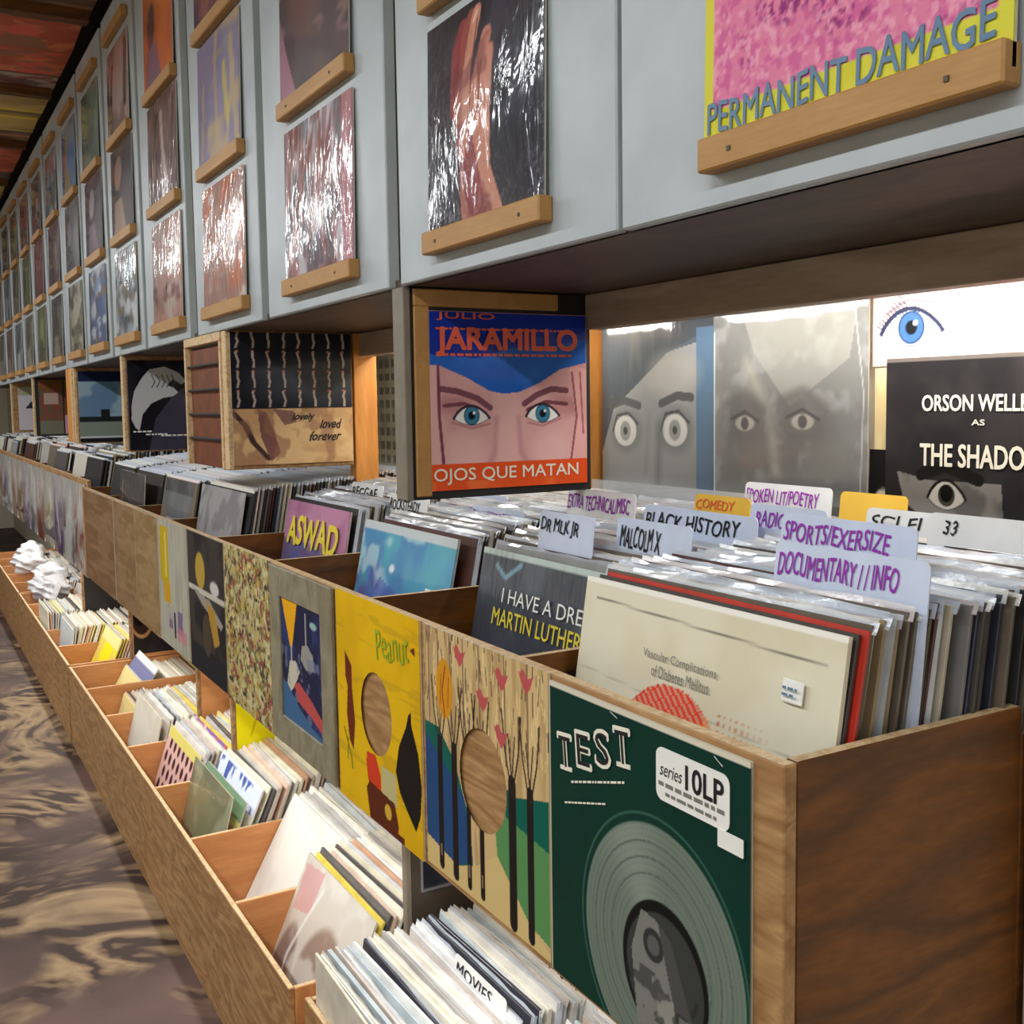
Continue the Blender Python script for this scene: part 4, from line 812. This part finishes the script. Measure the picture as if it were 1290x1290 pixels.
text('MARTIN LUTHER KING', 0.330, 0.026, M['yellow_ink'], ml, (0.03, 0.300), bold=0.01, y=-.005); text('I HAVE A DREAM', 0.270, 0.022, M['white'], ml, (0.02, 0.334), y=-.005)
a = Art(110, (60, 140, 190)); a.noise(3, 3, (80, 178, 196), .45, .6, .9, 3); a.noise(4, 4, (90, 84, 170), .55, .66, .9, 6, np.clip(1.3 - a.u * 2, 0, 1)); a.noise(6, 6, (190, 220, 226), .6, .7, .8, 8); a.poly([(.2, .6), (.3, .75), (.5, .7), (.45, .5)], (60, 80, 180), .5); a.ell(.42, .80, .03, .02, (240, 244, 246)); a.rect(0, 1, .96, 1, (206, 214, 216))
bl = front(0.400, 0.40, a, 0.803, 1.124, 1.765, 12, 'turquoise and blue record in clear plastic, front of the third bay', 'sleeve', bulge=.008)
lbox('price_sticker', 0.12, 0.142, -.006, -.0045, 0.28, 0.305, M['white'], bl)
a = Art(90, (180, 110, 150)); a.noise(4, 4, (206, 140, 176), .45, .6, .8, 4); a.rect(0, 1, 0, .78, (96, 80, 130)); a.noise(8, 10, (150, 110, 120), .5, .6, .8, 3, (a.v < .78) * 1.0); a.noise(9, 9, (70, 84, 160), .55, .62, .8, 6, (a.v < .78) * 1.0)
aw = front(0.385, 0.40, a, 0.788, 1.134, 2.205, 10, 'pink and violet record with yellow lettering ASWAD, front of the fourth bay', 'sleeve')
text('ASWAD', 0.31, 0.062, M['yellow_ink'], aw, (0, 0.335), bold=0.05, y=-.005, jitter=.05)
a = Art(70, (166, 162, 164)); a.noise(9, 9, (130, 124, 128), .5, .62, .8, 3); a.noise(4, 4, (186, 186, 190), .55, .7, .8, 5)
front(0.39, 0.40, a, 0.700, 1.148, 2.655, 10, 'pale grey speckled record in plastic, front of the fifth bay')
a = Art(70, (110, 112, 116)); a.rect(.1, .9, .0, .72, (196, 198, 202)); a.rect(0, 1, .9, 1, (60, 62, 66)); a.noise(3, 3, (150, 152, 156), .5, .7, .6, 3)
front(0.34, 0.40, a, 0.70, 1.142, 3.11, 9, 'dark grey record with a pale square, front of the sixth bay')
a = Art(60, (52, 44, 42)); a.noise(3, 3, (110, 90, 90), .55, .66, .7, 3); a.line([(.1, .1), (.15, .9)], .03, (200, 190, 190), .7)
front(0.39, 0.38, a, 0.655, 1.145, 3.58, 14, 'glossy black record leaning on the rim of the seventh bay', 'sleeve', .012)

# ---- handwritten divider tabs
def tab(x, ya, yb, zt, s, ink, label, mat='tab', H=0.30, fit=0.8, th=0.026, dx=0.0):
    w = abs(ya - yb); r_ = 0.008
    pts = [(-w / 2, 0), (w / 2, 0), (w / 2, H - r_)] + [(w / 2 - r_ + r_ * math.cos(t), H - r_ + r_ * math.sin(t)) for t in np.linspace(0, math.pi / 2, 5)][1:] + [(-w / 2 + r_ + r_ * math.cos(t), H - r_ + r_ * math.sin(t)) for t in np.linspace(math.pi / 2, math.pi, 5)][:-1] + [(-w / 2, H - r_)]
    bm = bmesh.new(); f = bm.faces.new([bm.verts.new((p[0], 0, p[1])) for p in pts]); e = bmesh.ops.extrude_face_region(bm, geom=[f]); bmesh.ops.translate(bm, vec=(0, .0015, 0), verts=[v for v in e['geom'] if isinstance(v, bmesh.types.BMVert)]); bmesh.ops.recalc_face_normals(bm, faces=bm.faces)
    me = bpy.data.meshes.new('divider_card'); me.materials.append(M[mat]); bm.to_mesh(me); bm.free()
    o = link('divider_card', me); lean = math.radians(6); pose(o, (x - H * math.sin(lean), (ya + yb) / 2, zt - H * math.cos(lean)), 'aisle', lean)
    tag(o, label, 'divider card')
    if s: text(s, w * fit, th, M[ink], o, (dx - w * (1 - fit) * .35, H - th * .75 - .004), bold=0.01, shear=0.15, jitter=0.07)
    return o
tab(0.800, 0.822, 0.628, 1.201, 'DOCUMENTARY / / INFO', 'purple', 'pale blue divider card handwritten DOCUMENTARY//INFO', th=.024, fit=.80)
tab(0.890, 0.905, 0.715, 1.218, 'SPORTS/EXERSIZE', 'purple', 'pale blue divider card handwritten SPORTS/EXERSIZE', fit=.8, th=.022)
tab(0.985, 1.060, 0.925, 1.212, 'RADIO', 'purple', 'pale blue divider card handwritten RADIO', fit=.4, th=.02)
tab(1.095, 1.19, 1.02, 1.228, 'SPOKEN LIT/POETRY', 'purple', 'white divider card handwritten SPOKEN LIT/POETRY', 'tab_white', fit=.85, th=.02)
tab(0.885, 1.225, 1.06, 1.186, 'MALCOLM X', 'black', 'pale blue divider card handwritten MALCOLM X', fit=.55, th=.030)
tab(0.845, 1.37, 1.225, 1.187, 'DR MLK JR', 'black', 'pale divider card handwritten DR MLK JR', fit=.7, th=.026)
tab(0.96, 1.26, 1.02, 1.197, 'BLACK HISTORY', 'black', 'pale blue divider card handwritten BLACK HISTORY', fit=.85, th=.022)
tab(0.93, 1.75, 1.56, 1.162, 'BLUES/HISTORICAL', 'purple', 'pale blue divider card handwritten BLUES/HISTORICAL', fit=.85, th=.022)
tab(1.00, 1.96, 1.74, 1.172, 'JAZZ', 'purple', 'pale blue divider card handwritten JAZZ below the blue eyed poster', fit=.25, th=.020, dx=-.05)
tab(0.985, 1.505, 1.315, 1.206, 'EXTRA TECHNICAL/MISC', 'purple', 'white divider card with purple handwriting EXTRA TECHNICAL/MISC', 'tab_white', fit=.92, th=.024)
tab(1.06, 1.74, 1.60, 1.18, 'THEATRE', 'black', 'white divider card handwritten THEATRE', 'tab_white', fit=.9, th=.018)
tab(1.04, 1.24, 1.12, 1.21, 'COMEDY', 'orange_ink', 'yellow divider card handwritten COMEDY', 'tab_yellow', fit=.7, th=.014)
tab(1.10, 1.01, 0.90, 1.225, '', 'black', 'plain yellow divider card in front of the black lettered cover', 'tab_yellow')
tab(1.06, 0.93, 0.80, 1.212, 'SCI FI', 'black', 'white divider card handwritten SCI FI', 'tab_white', fit=.6, th=.016)
tab(1.04, 0.82, 0.66, 1.216, '33', 'black', 'white divider card marked 33', 'tab_white', fit=.12, th=.016)
for x, ya, yb, zt, s, lb in ((0.90, 2.28, 2.10, 1.176, 'REGGAE', 'REGGAE'), (0.93, 2.10, 1.93, 1.186, 'ROOTS', 'ROOTS'), (0.88, 2.02, 1.84, 1.168, 'ROCKSTEADY', 'ROCKSTEADY'), (0.96, 2.84, 2.70, 1.178, 'DUB', 'DUB'), (0.90, 2.72, 2.60, 1.165, 'SKA', 'SKA')):
    tab(x, ya, yb, zt, s, 'black', 'white divider card handwritten %s' % lb, 'tab_white', fit=.8, th=.022)

# ================================================================ FLOOR BINS
LX, LZ, LB = 0.576, 0.270, FZ + 0.01
LD = [1.854, 2.249, 2.652, 3.073, 3.498, 3.901, 4.324, 4.729]
def floor_bin(divs, label, x0=LX, zt=LZ, x1=1.12):
    y0, y1 = divs[0], divs[-1]; r_ = root('record_crate', ((x0 + x1) / 2, (y0 + y1) / 2, FZ), label, 'record crate', 'long low plywood crates along the floor')
    box('front_board', x0, x0 + .012, y0 - .006, y1 + .006, FZ, zt, [M['ply'], M['ply_edge']], r_)
    box('back_board', x1, x1 + .012, y0 - .006, y1 + .006, FZ, zt, [M['ply_warm'], M['ply_edge']], r_); box('bottom_board', x0 + .012, x1, y0, y1, FZ, FZ + .012, M['ply_warm'], r_, bevel=0)
    for k, y in enumerate(divs): box('divider' if 0 < k < len(divs) - 1 else 'end_board', x0 + .0125, x1 - .0005, y - .006, y + .006, FZ + .012, zt - .002, [M['ply_warm'], M['ply_edge']], r_)
    return r_
floor_bin([0.93, 1.36, 1.80], 'low plywood crate nearest the camera, crammed with records', x0=0.592)
floor_bin(LD, 'long low plywood crate with seven half empty bays')
LD2 = [4.775 + .41 * k for k in range(6)]
floor_bin(LD2, 'low plywood crate beyond the seven bay one')
LD3 = [6.87 + .41 * k for k in range(6)]
floor_bin(LD3, 'farthest low plywood crate with white plastic bags')
LOW = [rec_variant(t, 0.385, 0.395, 20 + i) for i, t in enumerate((0.005, 0.0065, 0.008, 0.0055))]
def low_bay(y0, y1, xt, z0, lean0, label, group, n, seed, step=(.010, .016), xend=1.10, lip=.25, pal=SPL, rise=0.03):
    rnd = random.Random(seed); x = xt; k = 0
    while x < xend and k < n:
        f = (x - xt) / max(.05, xend - xt); lean = min(math.radians(lean0 * (1 - .65 * f)), math.asin(min(.9, max(.01, (x - .608) / .395)))); H = .395; zt = z0 + rise * f + rnd.uniform(-.005, .005)
        rec(x - H * math.sin(lean), (y0 + y1) / 2 + rnd.uniform(-.005, .005), zt - H * math.cos(lean), lean, label.replace('THIRD', third(f)), group, LOW, pal, rnd, lip, rnd.uniform(-.03, .03)); x += rnd.uniform(*step); k += 1
L_ = 'HUE record, THIRD of the '
SPG = [(226, 224, 220), (214, 210, 206), (240, 240, 238), (200, 196, 200), (176, 172, 170), (222, 214, 196), (206, 190, 180), (60, 60, 70), (190, 200, 206), (236, 230, 214)]
low_bay(0.945, 1.35, 0.60, 0.36, 12, L_ + 'nearest floor crate, near half', 'records in the near half of the nearest floor crate', 40, 1, lip=.7, pal=SPG)
low_bay(1.375, 1.785, 0.60, 0.36, 12, L_ + 'nearest floor crate, far half', 'records in the far half of the nearest floor crate', 40, 2, lip=.7, pal=SPG)
low_bay(1.86, 2.243, 0.775, 0.345, 24, 'HUE record, THIRD of the crate bay with the brown printed sleeve', 'records in the bay with the brown printed sleeve', 24, 3, pal=SPG + SPL)
low_bay(2.255, 2.646, 0.87, 0.335, 28, 'HUE record, THIRD of the crate bay behind the white holed sleeve', 'records in the bay behind the white holed sleeve', 17, 4)
low_bay(2.658, 3.067, 0.80, 0.35, 24, 'HUE record, THIRD of the crate bay beside the yellow picture', 'records in the bay beside the yellow picture', 24, 5)
low_bay(3.079, 3.492, 0.74, 0.33, 22, 'HUE record, THIRD of the crate bay behind the chequered cover', 'records in the bay behind the chequered cover', 24, 6, pal=SPG + SPL)
low_bay(3.504, 3.895, 0.725, 0.335, 16, 'HUE record, THIRD of the crate bay behind the plain white sleeve', 'records in the bay behind the plain white sleeve', 26, 7)
def low_stuff(y0, y1, xt, z0, lean0, label, seed, step=(.010, .016), xend=1.10, pal=SPL):
    rnd = random.Random(seed); lst = []; x = xt
    while x < xend:
        f = (x - xt) / max(.05, xend - xt); lean = min(math.radians(lean0 * (1 - .65 * f)), math.asin(min(.9, max(.01, (x - .608) / .395)))); zt = z0 + rnd.uniform(-.008, .008)
        lst.append((x - .39 * math.sin(lean), (y0 + y1) / 2, zt - .39 * math.cos(lean), lean, rnd.uniform(.005, .008), rnd.choice(pal), rnd.choice(pal))); x += rnd.uniform(*step)
    stuff_stack('packed_records', label, lst, 0.385, 0.39)
low_stuff(3.91, 4.31, 0.72, 0.24, 40, 'low row of cream records in the second last bay of the long crate', 8)
low_stuff(4.33, 4.72, 0.80, 0.25, 40, 'low row of records in the last bay of the long crate', 9)
for k, (xt, z0) in enumerate(((0.80, .34), (0.66, .34), (0.60, .35), (0.80, .3), (0.9, .3))):
    low_stuff(LD2[k] + .01, LD2[k + 1] - .01, xt, z0, 22, 'pale records in bay %s of the second floor crate' % ['one', 'two', 'three', 'four', 'five'][k], 20 + k, pal=SPL)
for k in range(4):
    low_stuff(LD3[k] + .01, LD3[k + 1] - .01, 0.86, .3, 22, 'pale records in bay %s of the farthest floor crate' % ['one', 'two', 'three', 'four'][k], 30 + k, pal=SPG)
# front records of the floor bays
def lowfront(art, xt, zt, yc, lean, label, mat='print', w=.385, h=.395, bulge=0, hole=None, twist=0): return front(w, h, art, xt, zt, yc, lean, label, mat, bulge, twist, hole)
a = Art(90, (206, 198, 186)); a.ell(.62, .45, .26, .34, (142, 112, 96), .85, soft=.15); a.ell(.18, .35, .16, .3, (110, 86, 78), .8, soft=.2); a.noise(6, 6, (222, 216, 208), .5, .65, .7, 3); a.poly([(.02, .95), (.3, .98), (.3, .75), (.05, .7)], (206, 150, 150), .8); a.line([(.35, .9), (.2, .5), (.25, .1)], .03, (232, 230, 228), .8)
lowfront(a, 0.758, 0.345, 2.05, 25, 'worn brown and pink printed sleeve leaning in the first bay of the long crate', 'sleeve', bulge=.01)
a = Art(80, (234, 230, 222)); a.noise(4, 4, (220, 214, 206), .5, .7, .7, 3); a.ell(.60, .40, .13, .13, (54, 40, 36)); a.ell(.60, .40, .10, .10, (76, 54, 46))
lowfront(a, 0.858, 0.335, 2.45, 29, 'white record sleeve with a dark centre hole in the second bay')
a = Art(70, (120, 122, 84)); a.noise(4, 4, (96, 100, 70), .5, .7, .7, 3); a.noise(3, 3, (160, 166, 140), .6, .7, .6, 6)
lowfront(a, 0.70, 0.345, 2.86, 14, 'olive green record in dull plastic leaning in the third bay', 'sleeve', bulge=.008)
a = Art(90, (232, 230, 214)); a.rect(0, 1, .80, .99, (206, 214, 234)); a.noise(14, 5, (60, 76, 150), .56, .62, .9, 3, (a.v > .80) * (a.v < .97)); a.poly([(.1, .3), (.1, .42), (1, .2), (1, .08)], (30, 28, 30))
lowfront(a, 0.782, 0.352, 2.86, 24, 'cream record with a blue scribbled top edge in the third bay')
a = Art(70, (214, 170, 110)); a.rect(0, 1, .86, 1, (120, 150, 120)); a.rect(0, 1, .8, .86, (230, 216, 140))
lowfront(a, 0.735, 0.325, 2.86, 24, 'tan and green record between the olive one and the blue scribbled one')
a = Art(80, (216, 176, 166)); 
for r in range(8):
    for c in range(7): a.ell(.1 + c * .135 + (r % 2) * .05, .08 + r * .115, .035, .045, (70, 34, 44))
a.rect(0, 1, .92, 1, (214, 200, 110))
lowfront(a, 0.725, 0.325, 3.285, 22, 'pink cover chequered with small dark figures in the fourth bay')
a = Art(80, (206, 96, 70)); a.noise(8, 8, (120, 96, 180), .5, .6, .8, 3); a.noise(8, 8, (236, 200, 170), .56, .63, .8, 6)
lowfront(a, 0.80, 0.345, 3.285, 20, 'red and violet cover standing behind the chequered one')
a = Art(60, (214, 208, 196)); a.noise(4, 4, (200, 192, 178), .5, .7, .7, 3); a.ell(.25, .06, .02, .02, (60, 56, 50))
lowfront(a, 0.70, 0.338, 3.70, 14, 'plain white record sleeve in the fifth bay')
a = Art(50, (120, 122, 160)); a.rect(0, 1, .93, 1, (230, 230, 226))
lowfront(a, 0.86, 0.31, 4.52, 35, 'blue violet record in the last bay of the long crate')
a = Art(60, (236, 214, 20)); a.noise(5, 5, (214, 190, 110), .5, .6, .8, 3); a.poly([(.6, 0), (.75, .6), (1, .6), (1, 0)], (196, 44, 40))
lowfront(a, 0.80, 0.34, 4.97, 25, 'bright yellow and red cover just past the long crate')
a = Art(50, (222, 220, 224)); a.rect(.15, .85, .3, .7, (150, 130, 150))
lowfront(a, 0.76, 0.36, 6.6, 25, 'white cover with a lilac picture in the second floor crate', 'sleeve')
a = Art(60, (90, 90, 92)); a.rect(0, 1, .965, 1, (232, 232, 230))
lowfront(a, 0.612, 0.358, 1.58, 2, 'white topped grey record at the front of the nearest floor crate')
# tabs among them
for x, ya, yb, zt, s, lb in ((0.80, 1.60, 1.42, .392, 'MOVIES', 'white divider card handwritten MOVIES in the nearest floor crate'), (0.93, 1.50, 1.34, .41, 'MISFITS', 'white divider card handwritten MISFITS in the nearest floor crate'), (1.0, 1.34, 1.2, .41, 'POP', 'white divider card handwritten POP in the nearest floor crate')):
    tab(x, ya, yb, zt, s, 'black', lb, 'tab_white', H=.25, fit=.7, th=.022)
# crumpled clear bag on the corner of the nearest crate
def blob(name, loc, sx, sy, sz, mat, seed, label, cat):
    bm = bmesh.new(); bmesh.ops.create_icosphere(bm, subdivisions=4, radius=1); r = random.Random(seed); ph = [r.uniform(0, 6) for _ in range(9)]
    for v in bm.verts:
        p = v.co.copy(); d = 1 + .14 * math.sin(5 * p.x + ph[0] + 3 * p.y) + .12 * math.sin(7 * p.y + ph[1] + 4 * p.z) + .08 * math.sin(11 * p.z + ph[2] + 6 * p.x)
        v.co = Vector((p.x * sx * d, p.y * sy * d, p.z * sz * d + sz * .9))
    me = bpy.data.meshes.new(name); me.materials.append(mat); bm.to_mesh(me); bm.free(); o = link(name, me); o.location = loc; return tag(o, label, cat)
M['bag'] = plain('white_plastic_bag', L255(232, 232, 236), 0.25, noise=0.08, scale=30, coat=.4, bump=.4)
for k, (x, y, z) in enumerate(((0.74, 6.75, .24), (0.80, 7.15, .26), (0.74, 7.75, .26), (0.80, 8.3, .26))):
    blob('plastic_bag', (x, y, z), .10, .16, .07, M['bag'], k, ['crumpled white plastic bag at the end of the second crate', 'crumpled white plastic bag, first on the farthest crate', 'crumpled white plastic bag, middle of the farthest crate', 'crumpled white plastic bag, farthest of all'][k], 'plastic bag')

for y0, y1, lb in ((0.7, 1.75, 'thin strip light under the near end of the counter bin'), (1.90, 4.2, 'long thin strip light under the middle of the counter bin'), (4.4, 6.6, 'thin strip light under the far counter bin'), (6.9, 8.8, 'farthest thin strip light under the counter bins')):
    r_ = root('strip_light', (0.628, (y0 + y1) / 2, 0.71), lb, 'strip light'); box('housing', 0.6145, 0.642, y0, y1, 0.7145, 0.7215, M['white'], r_); box('tube', 0.621, 0.635, y0 + .01, y1 - .01, 0.7075, 0.714, M['glow'], r_)
# ---- partitions between counter bin and floor bins
def low_part(y, x0, label, mat, z0=0.272, x1=1.10):
    r_ = root('partition', ((x0 + x1) / 2, y, z0), label, 'partition'); box('panel', x0 + .012, x1, y - .008, y + .008, z0, BZ0 - .001, M[mat], r_); box('edge_post', x0, x0 + .012, y - .009, y + .009, z0, BZ0 - .001, M['ply_dull' if mat != 'dark_frame' else 'post'], r_); return r_
pA = low_part(1.826, 0.805, 'dark lower partition behind the nearest floor crate', 'dark_frame', z0=FZ)
low_part(3.073, 0.812, 'plywood lower partition behind the yellow picture', 'ply_warm'); low_part(3.498, 0.814, 'bare orange plywood lower partition', 'ply_warm'); low_part(4.729, 0.825, 'lower partition behind the gramophone picture', 'ply_warm')
low_part(5.6, 0.76, 'far lower partition', 'dark')
a = Art(70, (34, 36, 48)); a.noise(4, 4, (52, 54, 68), .45, .65, .8, 3); a.line([(0.01, 1), (0.01, .02), (1, .02)], .012, (210, 206, 200)); a.ell(.35, .4, .12, .2, (22, 24, 34), .8, soft=.5)
poster(0.26, 0.33, a, (0.965, 1.8165, 0.40), 'cam', 'dark navy picture with a thin white border under the tree cover', mat='print_gloss')
a = Art(80, (240, 226, 20)); 
a.poly([(.5, 1), (.45, .6), (.6, .4), (.7, .1), (1, .1), (1, 1)], (60, 56, 10), .9); a.line([(.55, .9), (.62, .6), (.72, .45)], .06, (240, 226, 20)); a.line([(.7, .3), (.8, .6)], .05, (240, 226, 20)); a.line([(.15, .2), (.3, .5), (.2, .8)], .02, (206, 190, 10))
poster(0.28, 0.42, a, (0.965, 3.063, 0.29), 'cam', 'bright yellow picture with dark scrawls beside the floor records', mat='print')
a = Art(90, (34, 28, 28)); a.poly([(.3, .2), (.5, .5), (.7, .6), (1, .2), (1, 0), (.2, 0)], (44, 38, 44)); a.ell(.14, .42, .20, .26, (176, 132, 84)); a.ell(.13, .42, .17, .22, (50, 30, 24)); a.ell(.10, .42, .09, .13, (18, 12, 12)); a.line([(.3, .52), (.4, .42), (.5, .35)], .03, (150, 120, 80)); a.rect(0, .2, .9, 1, (120, 110, 170))
poster(0.27, 0.42, a, (0.975, 4.719, 0.29), 'cam', 'dark picture of a brass gramophone horn behind the long crate', mat='print_gloss')

for o in bpy.data.objects:
    for kx in ('_o',):
        if kx in o.keys(): del o[kx]
